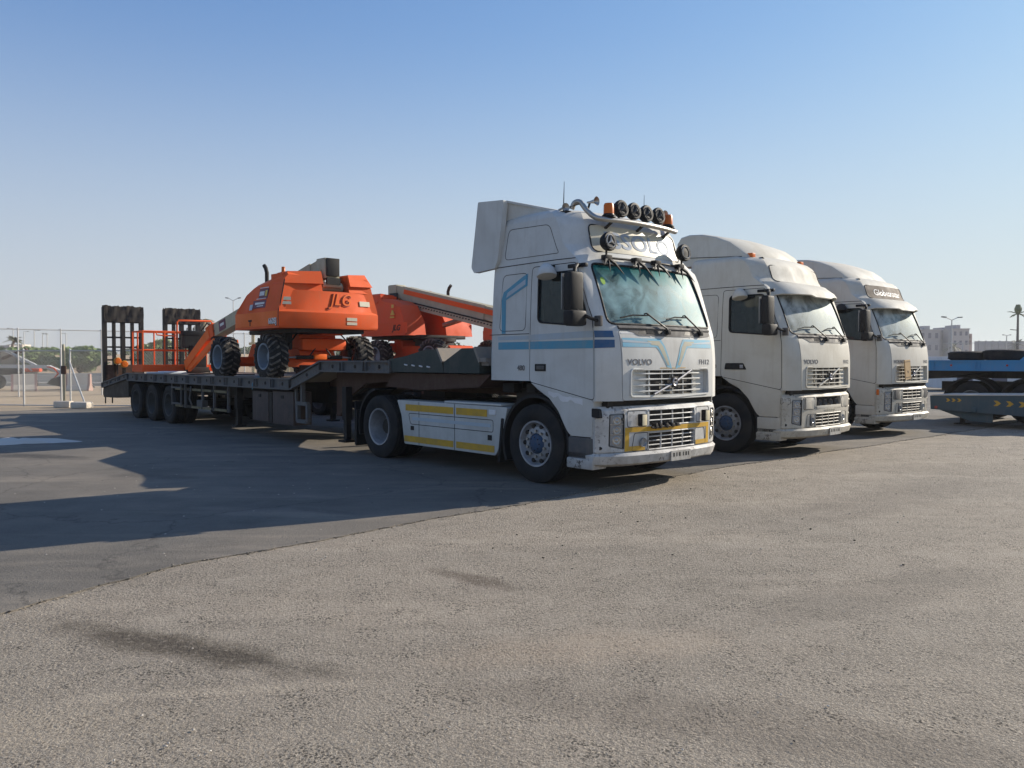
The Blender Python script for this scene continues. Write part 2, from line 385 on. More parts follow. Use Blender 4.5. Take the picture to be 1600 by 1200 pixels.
def half(tab, z, g=0., nf=9, nc=12):
    _, xr, w_, xs, xm, ym, xc = at(tab, z)
    xr -= g; w_ += g; xm += g; ym += g*.5; xc += g
    pts = []
    for i in range(nf): y = ym*i/(nf-1); pts.append((xc-(xc-xm)*(y/ym)**2, y))
    cx_ = xs + .46*(xm-xs); cy_ = ym + .82*(w_-ym)
    for i in range(1, nc+1):
        t = i/nc; pts.append(((1-t)**2*xm+2*t*(1-t)*cx_+t*t*xs, (1-t)**2*ym+2*t*(1-t)*cy_+t*t*w_))
    return pts, xr, w_
def section(tab, z, g=0., zz=None):
    pts, xr, w_ = half(tab, z, g)
    xs = pts[-1][0]
    side_ = [(xs+(xr+.06-xs)*i/5, w_) for i in range(1, 6)] if xs > xr+.2 else [(xs, w_)]*5
    rear = [(xr+.018, w_-.018), (xr, w_-.06), (xr, w_*.5), (xr, 0)]
    hh = pts + side_ + rear
    ful = hh + [(x, -y) for x, y in reversed(hh[1:-1])]
    return [(x, y, z if zz is None else zz) for x, y in ful]
def fx(tab, y, z, off=0.):
    pts, _, w_ = half(tab, z, off); y = abs(y); q_ = at(tab, z)
    if y <= q_[5]: return q_[6]+off-(q_[6]-q_[4])*(y/q_[5])**2
    for a, b in zip(pts, pts[1:]):
        if y <= b[1]+1e-9: 
            t = 0 if b[1] == a[1] else (y-a[1])/(b[1]-a[1]); return a[0]*(1-t)+b[0]*t
    return pts[-1][0]
def sy_(tab, x, z, off=0.):
    pts, _, w_ = half(tab, z, off)
    if x <= pts[-1][0]: return w_
    for a, b in zip(pts, pts[1:]):
        if a[0] >= x >= b[0]:
            t = (a[0]-x)/max(1e-9, a[0]-b[0]); return a[1]*(1-t)+b[1]*t
    return w_
def zlevels(tab, z0, z1, n):
    zs = sorted(set([z0, z1] + [t[0] for t in tab if z0 < t[0] < z1] + [z0+(z1-z0)*i/n for i in range(1, n)])); out = [zs[0]]
    for z in zs[1:]:
        if z-out[-1] > .008: out.append(z)
    return out
def front_decal(mb, tab, poly, mat, off=.003, step=.12):
    vs, fs = pieces(poly, step); mb.add([(fx(tab, a, b, off), a, b) for a, b, _ in vs], fs, mat)
def front_text(mb, tab, body, size, yc, zc, mat, off=.004, ext=.004, bold=0, width=None, cut=None, shear=0.):
    vs, fs = text(body, size, ext, bold, width, shear)
    mb.add([(fx(tab, v[0]+yc, v[1]+zc, off+ext+v[2]), v[0]+yc, v[1]+zc) for v in vs], fs, mat)
def side_decal(mb, tab, poly, mat, sgn=-1, off=.003, step=.15):
    vs, fs = pieces(poly, step); mb.add([(a, sgn*sy_(tab, a, b, off), b) for a, b, _ in vs], fs, mat)
def side_text(mb, tab, body, size, xc, zc, mat, sgn=-1, off=.003, ext=.003):
    vs, fs = text(body, size, ext); k = 1 if sgn < 0 else -1
    mb.add([(k*v[0]+xc, sgn*(sy_(tab, xc, v[1]+zc)+off+ext+v[2]), v[1]+zc) for v in vs], fs, mat)

# ---------------------------------------------------------------- wheels
def wheel(name, parent, x, y, out, rad=.525, wd=.31, kind='front', dual=False):
    """road wheel centred at (x, y); out = +1/-1 is the side the disc faces"""
    mb = MB(); ax = (0, out, 0); c = (x, y, rad)
    hw = wd/2; ri = .295
    def tyre(off):
        pr = [(-hw*.75, ri), (-hw*.98, ri+.05), (-hw, ri+.12), (-hw*.93, rad-.05), (-hw*.8, rad-.008)]
        for g in (-.55, -.18, .18, .55):
            pr += [(hw*g-.009, rad), (hw*g-.007, rad-.014), (hw*g+.007, rad-.014), (hw*g+.009, rad)]
        pr += [(hw*.8, rad-.008), (hw*.93, rad-.05), (hw, ri+.12), (hw*.985, ri+.10), (hw*.99, ri+.05), (hw*.75, ri)]
        mb.lathe([(a+off, b) for a, b in pr], c, ax, 'rubber', 48)
    tyre(0)
    if dual: tyre(-wd-.04)
    o = mb.build(name, parent, 40)
    # tyre mesh is the wheel; rim and hub are sub-parts
    rb = MB()
    if kind == 'front':
        rb.lathe([(hw*.78, ri+.012), (hw*.92, ri+.010), (hw*.90, ri-.012), (hw*.55, ri-.03), (hw*.42, ri-.045), (hw*.62, ri-.075), (hw*.72, .14), (hw*.66, .135)], c, ax, 'rim', 40)
        rb.lathe([(hw*.42, ri-.03), (-hw*.8, ri-.02), (-hw*.85, ri+.01)], c, ax, 'dark', 32)
        for k in range(10):
            t = 2*math.pi*(k+.5)/10; cc = Vector((x+math.sin(t)*.235, y+out*hw*.60, rad+math.cos(t)*.235))
            rb.tube([cc-Vector((0,out*.02,0)), cc+Vector((0,out*.012,0))], .030, 'dark', 10)  # dark discs paint the shade in the rim holes
        for k in range(10):
            t = 2*math.pi*k/10; cc = Vector((x+math.sin(t)*.168, y+out*hw*.70, rad+math.cos(t)*.168))
            rb.tube([cc, cc+Vector((0,out*.03,0))], .02, 'chrome', 6)
        rb.build("rim", o, 35)
        hb = MB(); hb.lathe([(hw*.64, .135), (hw*.80, .12), (hw*.95, .09), (hw*1.0, .055), (hw*1.02, 0)], c, ax, 'rimb', 28)
        for k in range(8):
            t = 2*math.pi*k/8; cc = Vector((x+math.sin(t)*.085, y+out*hw*.86, rad+math.cos(t)*.085)); hb.tube([cc, cc+Vector((0,out*.02,0))], .01, 'dark', 6)
        hb.build("hub", o, 35)
    else:
        rb.lathe([(hw*.80, ri+.012), (hw*.97, ri+.012), (hw*.93, ri-.012), (hw*.3, ri-.035), (-hw*.35, ri-.055), (-hw*.75, ri-.07), (-hw*.85, .19), (-hw*.75, .13)], c, ax, 'rim' if kind != 'trailer' else 'rimt', 40)
        for k in range(8):
            t = 2*math.pi*(k+.5)/8; cc = Vector((x+math.sin(t)*.205, y-out*hw*.80, rad+math.cos(t)*.205))
            rb.tube([cc-Vector((0,out*.02,0)), cc+Vector((0,out*.016,0))], .022, 'dark', 10)  # rim holes painted as dark discs
        rb.build("rim", o, 35)
        hb = MB(); hb.lathe([(-hw*.75, .135), (-hw*.1, .125), (hw*.05, .10), (hw*.08, 0)], c, ax, 'dark' if kind != 'trailer' else 'rust', 28)
        for k in range(10):
            t = 2*math.pi*k/10; cc = Vector((x+math.sin(t)*.165, y-out*hw*.78, rad+math.cos(t)*.165)); hb.tube([cc, cc+Vector((0,out*.03,0))], .015, 'rim', 6)
        hb.build("hub", o, 35)
    return o

# ---------------------------------------------------------------- tractor unit
DOOR = rounded([(-.075,1.345), (1.06,1.14), (1.055,1.9), (1.02,2.12), (.735,2.84), (-.045,2.84)], .05)
ARCHP = rounded([(-.07,1.335), (1.06,1.13), (1.03,.68), (.66,.68), (.60,.74), (.46,.98), (.28,1.15), (.08,1.25)], .05)
WIN = rounded([(.08,2.12), (.90,2.05), (.93,2.2), (.73,2.74), (.08,2.74)], .07)
WS = rounded([(-1.06,2.07), (1.06,2.07), (1.04,2.84), (-1.04,2.84)], .09)
BON = rounded([(-.945,1.13), (.945,1.13), (.955,1.99), (-.955,1.99)], .04)
def grown(poly, g):
    cx_ = sum(p[0] for p in poly)/len(poly); cz_ = sum(p[1] for p in poly)/len(poly)
    out = []; n = len(poly)
    for i in range(n):
        a, b = Vector(poly[i-1]), Vector(poly[(i+1) % n]); t = (b-a)
        if t.length < 1e-9: out.append(poly[i]); continue
        nn = Vector((t.y, -t.x)).normalized(); p = Vector(poly[i])
        if nn.dot(p-Vector((cx_, cz_))) < 0: nn = -nn
        q = p+nn*g; out.append((q.x, q.y))
    return out
_cabcache = {}
def cab_meshes(rs):
    """hull booleans shared by all cabs with the same roof scale"""
    if rs in _cabcache: return _cabcache[rs]
    zz = lambda z: z if z < 2.88 else 2.88+(z-2.88)*rs
    def hull(g, z0, z1): 
        mb = MB(); mb.hull([section(CAB, z, g, zz(z)) for z in zlevels(CAB, z0, z1, 34)], 'white'); return mb
    outer = hull(0, .66, 3.61).mesh("h"); inner = hull(-.06, 1.45, 3.50).mesh("i")
    pm = lambda poly, ax, a, b: (lambda m: (m.prism(poly, ax, a, b, 'white'), m.mesh("p"))[1])(MB())
    h = boolean(outer, inner)
    arch = [(-1.3,.4), (-1.3,1.352), (-.06,1.352), (-.05,1.33), (.08,1.245), (.28,1.145), (.46,.975), (.60,.73), (.66,.672), (1.0,.672), (1.0,.4)]
    h = boolean(h, pm(arch, 'y', -1.5, 1.5))
    h = boolean(h, pm([(-1.5,.3), (1.5,.3), (1.5,1.125), (-1.5,1.125)], 'x', 1.065, 1.7))
    h = boolean(h, pm(WS, 'x', .55, 1.6))
    bon = boolean(h.copy(), pm(BON, 'x', 1.09, 1.6), 'INTERSECT')
    GR = rounded([(-.80,1.185), (.80,1.185), (.80,1.50), (-.80,1.50)], .05)
    bon = boolean(bon, pm(GR, 'x', 1.16, 1.6))
    h = boolean(h, pm(grown(BON, .010), 'x', 1.085, 1.6))
    res = dict(bonnet=bon)
    for sg, nm in ((-1, 'r'), (1, 'l')):
        a, b = (-1.5, -1.02) if sg < 0 else (1.02, 1.5)
        d = boolean(h.copy(), pm(DOOR, 'y', a, b), 'INTERSECT'); d = boolean(d, pm(WIN, 'y', a*1.1, b*.8 if sg < 0 else b*1.1)) if sg < 0 else boolean(d, pm(WIN, 'y', .8, 1.7))
        p = boolean(h.copy(), pm(ARCHP, 'y', a, b), 'INTERSECT')
        h = boolean(h, pm(grown(DOOR, .010), 'y', a, b)); h = boolean(h, pm(grown(ARCHP, .010), 'y', a, b))
        res['door'+nm] = d; res['arch'+nm] = p
    res['cab'] = h
    _cabcache[rs] = res; return res
def bumper_mesh():
    if 'b' in _cabcache: return _cabcache['b']
    mb = MB(); mb.hull([section(BUM, z) for z in zlevels(BUM, .44, 1.055, 6)], 'white'); h = mb.mesh("b")
    pm = lambda poly, ax, a, b: (lambda m: (m.prism(poly, ax, a, b, 'white'), m.mesh("p"))[1])(MB())
    for z0, z1 in ((.80, 1.0), (.50, .715)):
        h = boolean(h, pm([(-.48,z0), (.48,z0), (.48,z1), (-.48,z1)], 'x', 1.2, 1.6))
    for s in (-1, 1):
        HL = rounded([(s*.905,.53), (s*1.10,.57), (s*1.10,.965), (s*.91,.97)], .02)
        cut = pm(HL, 'x', 1.0, 1.5); ins = MB(); ins.hull([section(BUM, z, -.012) for z in zlevels(BUM, .44, 1.055, 6)], 'white'); insm = ins.mesh("i")
        piece = boolean(insm, cut, 'INTERSECT'); _cabcache['hl%d' % s] = piece
        h = boolean(h, pm(grown(HL, .004), 'x', 1.0, 1.5))
        h = boolean(h, pm(rounded([(s*.955,.80), (s*.5,.80), (s*.5,.99), (s*.955,.99)], .0001), 'x', 1.9, 2.0)) if False else h
    _cabcache['b'] = h; return h

def truck(label, loc, rz, opt, group):
    o_ = opt; rs = o_['roof']; P = o_['paint']; PB = o_['paintB']
    t = thing("tractor_truck", label, "truck", loc, rz, group)
    zz = lambda z: z if z < 2.88 else 2.88+(z-2.88)*rs
    cm = cab_meshes(rs)
    cp = lambda k: cm[k].copy()
    cab = meshobj("cab_body", cp('cab'), P, t)
    # frames, grooves and interior
    mb = MB()
    for s in (-1, 1):
        pts = lambda pl, off=.0: [(a, s*(sy_(CAB, a, b)+off), zz(b)) for a, b in pl]
        mb.tube(pts([(-.87,2.895), (-.5,2.90), (0,2.905), (.4,2.905), (.72,2.90)]), .006, 'seam', 5)
        mb.tube(pts([(-.88,1.975), (-.085,1.975)]), .005, 'seam', 5)
        mb.tube(pts(rounded([(-.68,2.02), (-.16,2.02), (-.14,2.78), (-.62,2.78)], .08), .001), .004, 'seam', 4, closed=True)
        if o_['id'] == 1: mb.tube(pts(rounded([(-.62,2.99), (.42,2.99), (.38,3.05), (.22,3.38), (-.56,3.40)], .08), .001), .004, 'seam', 4, closed=True)
    mb.build("panel_groove", cab, 40)
    mb = MB()   # interior: floor, dash, seats, wheel, curtain
    mb.box((1.02,0,1.78), (.32,2.1,.5), 'int', bev=.06); mb.box((.1,0,1.47), (1.7,2.2,.04), 'int')
    mb.box((-.55,0,1.85), (.5,2.2,.5), 'seat', bev=.06)
    for s in (-1, 1):
        mb.box((.15,s*.68,1.78), (.5,.5,.18), 'seat', bev=.05); mb.box((-.08,s*.68,2.15), (.16,.48,.7), 'seat', ('Y', -.15), bev=.06); mb.box((-.12,s*.68,2.58), (.1,.26,.2), 'seat', bev=.04)
    mb.lathe([(-.015,.20), (0,.225), (.015,.20), (-.015,.20)], (.72,.68,2.05), (-.5,0,.85), 'int', 20)
    mb.bar((.72,.68,2.05), (.95,.68,1.85), .06, .06, 'int'); mb.bar((.72,.48,2.05), (.72,.88,2.05), .03, .02, 'int')
    rnd = random.Random(o_['id'])
    for i in range(9): mb.box((1.0+rnd.uniform(-.08,.06), rnd.uniform(-.9,.9), 2.05+rnd.uniform(0,.02)), (.05+.12*rnd.random(), .06+.2*rnd.random(), .03+.07*rnd.random()), rnd.choice(['curtain','signw','yellow','int','blueF','card']), ('Z', rnd.uniform(-.6,.6)), bev=.008)
    mb.build("cab_interior", cab, 40)
    if o_.get('curtain'):
        mb = MB(); vs = []; n = 40
        for i in range(n+1):
            y = -.3+.75*i/n; 
            for z in (2.05, 2.78): vs.append((.60+.02*math.sin(i*1.3) + .03*math.sin(i*.4+z), y, z))
        mb.add(vs, [(2*i, 2*i+2, 2*i+3, 2*i+1) for i in range(n)], 'curtain'); mb.build("curtain", cab, 60)
    # front panel
    bon = meshobj("front_panel", cp('bonnet'), P, t)
    gm = MB()   # grille
    gy = lambda y, z, off: (fx(CAB, y, z)+off, y, z)
    gm.tube([gy(a, b, .004) for a, b in rounded([(-.825,1.175), (0,1.150), (.825,1.175), (.81,1.515), (-.81,1.515)], .05)], .013, P, 6, closed=True)
    vs, fs = pieces([(-.81,1.18), (.81,1.18), (.81,1.505), (-.81,1.505)], .1)
    gm.add([(fx(CAB, a, b)-.055 - (.03 if abs(a) < .46 else 0), a, b) for a, b, _ in vs], fs, P)
    for (y0, y1) in ((-.45,-.24), (-.21,-.03), (.03,.21), (.24,.46)):
        front_decal(gm, CAB, [(y0,1.195), (y1,1.195), (y1,1.49), (y0,1.49)], 'dark', -.045, .1)  # dark sheets paint the shade in the grille openings
    for i, z in enumerate((1.235,1.31,1.385,1.455)):
        ys = [-.72,-.6,-.45,-.3,-.15,0,.15,.3,.45,.6,.72]
        gm.tube([gy(y, z, -.045 if abs(y) > .7 else (-.025 if abs(y) > .55 else -.01)) for y in ys], .012, P, 6, rs=[.004,.011,.012]+[.009]*5+[.012,.011,.004])
    for y in (-.225, 0, .225): gm.tube([gy(y, z, -.02) for z in (1.19,1.34,1.5)], .008, P, 6)
    for s in (-1, 1):
        gm.tube([gy(s*.46, z, -.03) for z in (1.19,1.34,1.5)], .014, P, 6)
    gr = gm.build("grille", t, 50)
    b2 = MB(); b2.tube([gy(-.40,1.195,.008), gy(0,1.335,.008), gy(.38,1.495,.008)], .014, 'silver' if o_['id'] == 1 else P, 6)
    b2.box((fx(CAB,0,1.34)+.012,0,1.345), (.02,.12,.14), 'black', bev=.008); b2.lathe([(.0,.030), (.008,.046), (.0,.054), (-.004,.042), (0,.03)], (fx(CAB,0,1.345)+.022,0,1.345), (1,0,0), 'silver', 20)
    b2.box((fx(CAB,0,1.34)+.026,0,1.345), (.006,.075,.016), 'silver'); b2.build("badge", gr, 40)
    lt = MB(); front_text(lt, CAB, "VOLVO", .10, -.65, 1.60, 'lettr', off=.002, ext=.001, bold=.002, width=.44); lt.build("lettering", bon); lt = MB()
    front_text(lt, CAB, "FH12", .095, .72, 1.60, 'lettr', off=.002, ext=.001, width=.26); lt.build("lettering", bon)
    if o_['stripes']:
        for s in (-1, 1):
            st = MB(); k = lambda pl: [(s*a, b) for a, b in pl]
            front_decal(st, CAB, k([(.93,1.79), (.34,1.79), (.30,1.765), (.13,1.53), (.04,1.52), (.16,1.80), (.24,1.90), (.93,1.90)]), 'blueF', .003, .07)
            front_decal(st, CAB, k([(.42,1.82), (.30,1.81), (.13,1.56), (.085,1.56), (.20,1.80), (.27,1.87), (.50,1.87)]), 'tan', .0045, .07)
            front_decal(st, CAB, k([(.93,1.845), (.42,1.838), (.42,1.85), (.93,1.88)]), 'blueL', .0045, .1)
            front_decal(st, CAB, k([(.93,1.965), (.46,1.97), (.40,1.92), (.425,1.915), (.47,1.955), (.93,1.955)]), 'signw', .003, .1)
            st.build("stripe", bon)
        st = MB()
        front_decal(st, CAB, [(-.28,1.522), (.26,1.522), (.26,1.53), (-.28,1.53)], 'yellow', .003, .1)
        st.build("stripe", bon)
        st = MB()
        for s in (-1,):
            side_decal(st, CAB, [(1.075,1.77), (1.215,1.78), (1.205,1.875), (1.075,1.875)], 'blueD', s, .006, .02)
            st.build("stripe", cab); st = MB()
            side_decal(st, CAB, [(1.075,1.90), (1.20,1.905), (1.175,1.985), (1.06,1.985)], 'blueD', s, .006, .02)
            st.build("stripe", cab); st = MB()
            side_decal(st, CAB, [(-.70,1.77), (-.088,1.77), (-.088,1.87), (-.70,1.87)], 'blue', s)
            side_decal(st, CAB, [(-.70,1.90), (-.088,1.90), (-.088,1.95), (-.72,1.95)], 'blueL', s)
            side_decal(st, CAB, [(-.63,1.985), (-.55,1.985), (-.55,2.44), (-.13,2.61), (-.13,2.77), (-.22,2.74), (-.60,2.55), (-.64,2.45)], 'blue', s)
            side_decal(st, CAB, [(-.55,2.47), (-.17,2.63), (-.17,2.70), (-.52,2.54)], 'blueL', s, .0045)
            st.build("stripe", cab); st = MB(); side_text(st, CAB, "480", .10, -.24, 1.52, 'lettr', s)
        st.build("lettering", cab)
    else:
        st = MB(); side_text(st, CAB, "480", .10, -.24, 1.52, 'lettr', -1); st.build("lettering", cab)
    # doors, arch panels
    for s, nm in ((-1, 'r'), (1, 'l')):
        d = meshobj("door", cp('door'+nm), P, t)
        a = meshobj("wheel_arch_panel", cp('arch'+nm), P, t)
        g = MB(); g.add([(x, s*(sy_(CAB, x, z)-.016), z) for x, z in WIN], [list(range(len(WIN)))], 'win'); g.build("window_glass", d)
        g = MB(); g.tube([(x, s*(sy_(CAB, x, z)+.001), z) for x, z in WIN], .013, 'black', 6, closed=True); g.build("window_seal", d, 50)
        dn = []
        for p_, q_ in zip(DOOR, DOOR[1:]+DOOR[:1]):
            for i in range(6): dn.append((p_[0]+(q_[0]-p_[0])*i/6, p_[1]+(q_[1]-p_[1])*i/6))
        g = MB(); g.tube([(x, s*(sy_(CAB, x, z)-.006), z) for x, z in grown(dn, .005)], .0075, 'black', 5, closed=True); g.build("door_gap_shade", d, 50)  # black line added in the door gap to paint its shade
        g = MB(); ym = sy_(CAB, .1, 1.55)
        if o_['id'] == 1: g.box((.13,s*(ym+.001),1.53), (.20,.02,.095), 'black', bev=.008); g.box((.14,s*(ym+.014),1.53), (.14,.012,.05), 'grey', bev=.004)
        else: g.prism(rounded([(.0,1.47), (.42,1.47), (.36,1.58), (.02,1.58)], .02), 'y', s*(ym-.01), s*(ym+.012), 'black'); g.box((.33,s*(ym+.014),1.52), (.06,.008,.06), 'silver', bev=.003)
        g.build("door_handle", d, 40)
        if o_['stripes'] and s < 0:
            st = MB(); side_decal(st, CAB, [(-.068,1.77), (1.05,1.77), (1.05,1.87), (-.068,1.87)], 'blue', s)
            side_decal(st, CAB, [(-.068,1.885), (1.05,1.905), (1.05,1.985), (-.068,1.96)], 'blueL', s)
            st.build("stripe", d)
        if o_['id'] == 1 and s < 0:
            st = MB(); rnd = random.Random(4)
            top = [(.28+.6*i/14, 1.235-.085*i/14-.03*rnd.random()) for i in range(15)]; bot = [(x, z-.03-.05*rnd.random()) for x, z in reversed(top)]
            side_decal(st, CAB, top+bot, 'signw', s, .003, .2); st.build("torn_sticker", a)
        # mirrors
        MX = 0 if s < 0 else -.38
        m = MB(); m.X = Matrix.Translation((MX,0,0))
        m.box((.92,s*1.46,2.455), (.14,.23,.48), 'black', bev=.045); m.box((.83,s*1.47,2.455), (.01,.22,.44), 'lamp', bev=.003)
        mi = m.build("mirror", t, 40)
        m = MB(); m.X = Matrix.Translation((MX,0,0)); m.box((.98,s*1.50,2.13), (.17,.26,.19), 'black', bev=.04); m.build("wide_mirror", mi, 40)
        m = MB(); m.X = Matrix.Translation((MX,0,0)); m.tube([(.72,s*1.20,2.80), (.88,s*1.36,2.79), (.93,s*1.45,2.74), (.93,s*1.47,2.6)], .025, 'black', 8); m.box((.75,s*1.21,2.80), (.30,.06,.05), 'black', bev=.012); m.build("mirror_arm", mi, 40)
        m = MB(); m.X = Matrix.Translation((MX if s < 0 else -.3,0,0)); m.tube([(1.13,s*1.22,2.10), (1.1,s*1.36,2.13), (1.0,s*1.46,2.2), (.93,s*1.47,2.28)], .022, 'black', 8)
        m.box((1.12,s*1.235,2.10), (.10,.05,.13), 'grey', bev=.012)
        m.build("mirror_arm", mi, 40)
        if s < 0:
            m = MB(); m.lathe([(-.11,.0), (-.10,.05), (-.05,.10), (.03,.13), (.06,.125), (.065,0)], (.33,s*1.34,2.745), (.25,-.15,-1), P if o_['id'] != 3 else 'black', 24)
            m.X = None; m.tube([(.35,s*1.2,2.83), (.35,s*1.33,2.82)], .02, 'black', 6); m.build("kerb_mirror", t, 45)
    # windscreen
    g = MB(); ny, nz = 24, 8; vs = []
    for i in range(nz+1):
        z = 2.045+.81*i/nz
        for j in range(ny+1):
            y = -1.09+2.18*j/ny; vs.append((fx(CAB, y, z)-.014, y, z))
    g.add(vs, [(i*(ny+1)+j, i*(ny+1)+j+1, (i+1)*(ny+1)+j+1, (i+1)*(ny+1)+j) for i in range(nz) for j in range(ny)], 'ws' if o_['id'] == 1 else 'ws2')
    wsn = g.build("windscreen", t, 60)
    g = MB()
    dens = []
    for a, b in zip(WS, WS[1:]+WS[:1]):
        for i in range(8): dens.append((a[0]+(b[0]-a[0])*i/8, a[1]+(b[1]-a[1])*i/8))
    g.tube([(fx(CAB, y, z)-.001, y, z) for y, z in dens], .016, 'black', 6, closed=True); g.build("windscreen_seal", wsn, 60)
    if o_['id'] == 1:
        g = MB(); 
        pl = [(-.93+.035*math.cos(k*.523), 2.62+.05*math.sin(k*.523)) for k in range(12)]; front_decal(g, CAB, pl, 'flagg', -.006, .1); g.build("sticker", wsn)
    # cowl and wipers
    g = MB()
    g.tube([(fx(CAB, y, 2.03)+.0, y, 2.025) for y in [-.95+1.9*i/14 for i in range(15)]], .028, 'grey', 6)
    front_decal(g, CAB, rounded([(-.78,1.985), (-.62,1.93), (.70,1.93), (.94,1.95), (.97,2.06), (-.98,2.06)], .03), 'grey', .005, .08)
    for y0 in (-.40, .52):
        front_decal(g, CAB, rounded([(y0-.25,1.955), (y0+.22,1.955), (y0+.20,2.02), (y0-.14,2.035)], .02), 'black', .006, .08)
        for k in range(4): g.tube([(fx(CAB, y, 1.965+.014*k)+.009, y, 1.965+.014*k) for y in (y0-.08, y0+.03, y0+.14)], .004, 'grey', 4)
    g.build("cowl_vent", t, 40)
    for (yp, ye, yb) in ((-.10,-.42,-.86), (.66,.38,-.03)):
        g = MB(); q = lambda y, z, o=.03: (fx(CAB, y, z)+o, y, z)
        g.tube([q(yp,1.985,.05), q(yp-.04,2.03,.06), q(ye,2.22,.05)], .011, 'black', 6); g.box(q(yp,1.985,.03), (.06,.07,.06), 'black', bev=.01)
        g.tube([q(ye,2.22,.045), q(ye-.03,2.21,.03)], .009, 'black', 5)
        g.tube([q(ye+.05,2.195,.022), q((ye+yb)/2,2.19,.02), q(yb,2.15,.018)], .010, 'black', 5); g.build("wiper", t, 50)
    # bumper
    b = meshobj("bumper", bumper_mesh().copy(), PB, t)
    lp = MB(); lp.hull([section(LIP, z) for z in zlevels(LIP, .31, .485, 3)], PB); lip = lp.build("lower_bumper", t, 35)
    pl = MB(); pl.box((1.398,.05,.40), (.015,.42,.13), 'platem', bev=.003)
    for i, (yy, ww) in enumerate(((-.10,.03), (-.04,.02), (.02,.035), (.10,.02), (.16,.03), (.21,.02))): pl.box((1.4065,yy,.415), (.002,ww,.05), 'dark')
    pl.build("licence_plate", lip)
    bg_ = MB(); F = lambda y, z, o: (fx(BUM, y, z)+o, y, z)
    for z0, z1, nb in ((.80, 1.0, 2), (.50, .715, 3)):
        if o_['id'] == 2 and z0 > .7: continue
        vs, fs = pieces([(-.49,z0-.01), (.49,z0-.01), (.49,z1+.01), (-.49,z1+.01)], .2); bg_.add([(1.235, a, bb) for a, bb, _ in vs], fs, 'dark')  # dark sheet paints the shade behind the bumper slots
        for k in range(nb):
            z = z0+(z1-z0)*(k+1)/(nb+1); bg_.tube([F(y, z, -.02) for y in (-.48,-.24,0,.24,.48)], .009, PB, 6)
        for y in (-.23, 0, .23): bg_.tube([F(y, z, -.02) for z in (z0, z1)], .011, PB, 6)
        for z in (z0, z1): bg_.tube([F(y, z, .0) for y in (-.48,-.24,0,.24,.48)], .010, PB, 6)
    bg_.build("lower_grille", b, 50)
    gg = MB()
    for s in (-1, 1):
        for pl_ in (rounded([(s*.52,.80), (s*.86,.80), (s*.86,1.0), (s*.52,1.0)], .03), rounded([(s*.50,.50), (s*.78,.50), (s*.74,.72), (s*.50,.72)], .03)):
            gg.tube([F(y, z, .001) for y, z in pl_], .0045, 'seam', 4, closed=True)
        c = Vector(F(s*.93,.90,.0)); gg.tube([c-Vector((.02,0,0)), c+Vector((.004,0,0))], .016, 'black', 10)
    cw = sy_(BUM, 1.11, .5)
    gg.tube([(1.11,-cw+.03,.55), (1.11,-cw-.003,.55)], .022, 'black', 10)
    gg.build("panel_groove", b, 40)
    mk = MB()
    if o_['id'] == 1: mk.prism(rounded([(1.03,.93), (1.16,.92), (1.14,1.03), (1.03,1.04)], .02), 'y', -1.255, -1.2, 'black')  # black block paints the dark inside of an empty marker hole
    elif o_['id'] == 3: mk.box((1.10,-1.235,.96), (.05,.04,.12), 'orangeL', bev=.01)
    else: mk.tube([(x, -sy_(BUM, x, z, .001), z) for x, z in rounded([(1.05,.9), (1.17,.9), (1.16,1.0), (1.05,1.0)], .02)], .004, 'seam', 4, closed=True)
    mk.build("side_marker", b, 40)
    for s in (-1, 1):
        h = meshobj("headlight", _cabcache['hl%d' % s].copy(), 'lamp', t)
        hm = MB()
        for (yy, zc, r_) in ((1.0,.885,.058), (1.0,.765,.055), (1.0,.64,.058)):
            xx = fx(BUM, yy, zc)-.012; n_ = Vector((.9, s*.5, 0))
            hm.lathe([(.004,r_), (.012,r_*.8), (.006,r_*.45), (.016,.012), (.017,0)], (xx,s*yy,zc), n_, 'chrome', 20)
        for zc in (.715,.84): hm.tube([(fx(BUM, yy, zc, -.011)+.002, s*yy, zc) for yy in (.915,.98,1.04,1.09)], .006, 'chrome', 5)
        hm.tube([(fx(BUM, yy, zc, -.004), s*yy, zc) for yy, zc in ((.912,.54), (1.093,.58), (1.093,.955), (.917,.96))], .008, 'black', 5, closed=True)
        hm.build("lamp_insert", h, 40)
        fo = MB()
        if o_['id'] == 1:
            fo.box((1.345,s*.67,.885), (.07,.10,.15), 'black', bev=.012); fo.box((1.382,s*.67,.885), (.008,.085,.135), 'lampY', bev=.004)
            if s < 0: fo.lathe([(0,.06), (.02,.055), (.0,.04), (.0,0)], (1.30,-.60,.60), (1,0,0), 'lamp', 20)
        else: 
            fo.box(F(s*.60,.615,-.005), (.03,.14,.19), 'grey' if s < 0 else PB, bev=.02); fo.lathe([(0,.05), (.012,.045), (.0,.03), (.0,0)], F(s*.60,.615,.008), (1,0,0), 'lamp', 20)
            fo.box(F(s*.69,.90,-.004), (.02,.28,.19), o_.get('blank', PB), bev=.008)
        fo.build("fog_lamp", t, 40)
    if o_['id'] == 1:
        yb = MB()
        front_decal(yb, BUM, [(-.87,.705), (.84,.705), (.84,.775), (-.87,.775)], 'yellow', .004, .1) if False else None
        front_decal(yb, BUM, [(-.90,.735), (.86,.725), (.86,.785), (-.90,.795)], 'yellow', .004, .1)
        front_decal(yb, BUM, [(-.90,.50), (-.83,.50), (-.83,.734), (-.90,.734)], 'yellow', .004, .1); front_decal(yb, BUM, [(-.828,.50), (-.55,.50), (-.55,.56), (-.828,.56)], 'yellow', .004, .1)
        front_decal(yb, BUM, [(.86,.50), (.79,.50), (.79,.724), (.86,.724)], 'yellow', .004, .1); front_decal(yb, BUM, [(.788,.50), (.52,.50), (.52,.56), (.788,.56)], 'yellow', .004, .1)
        yb.build("stripe", b)
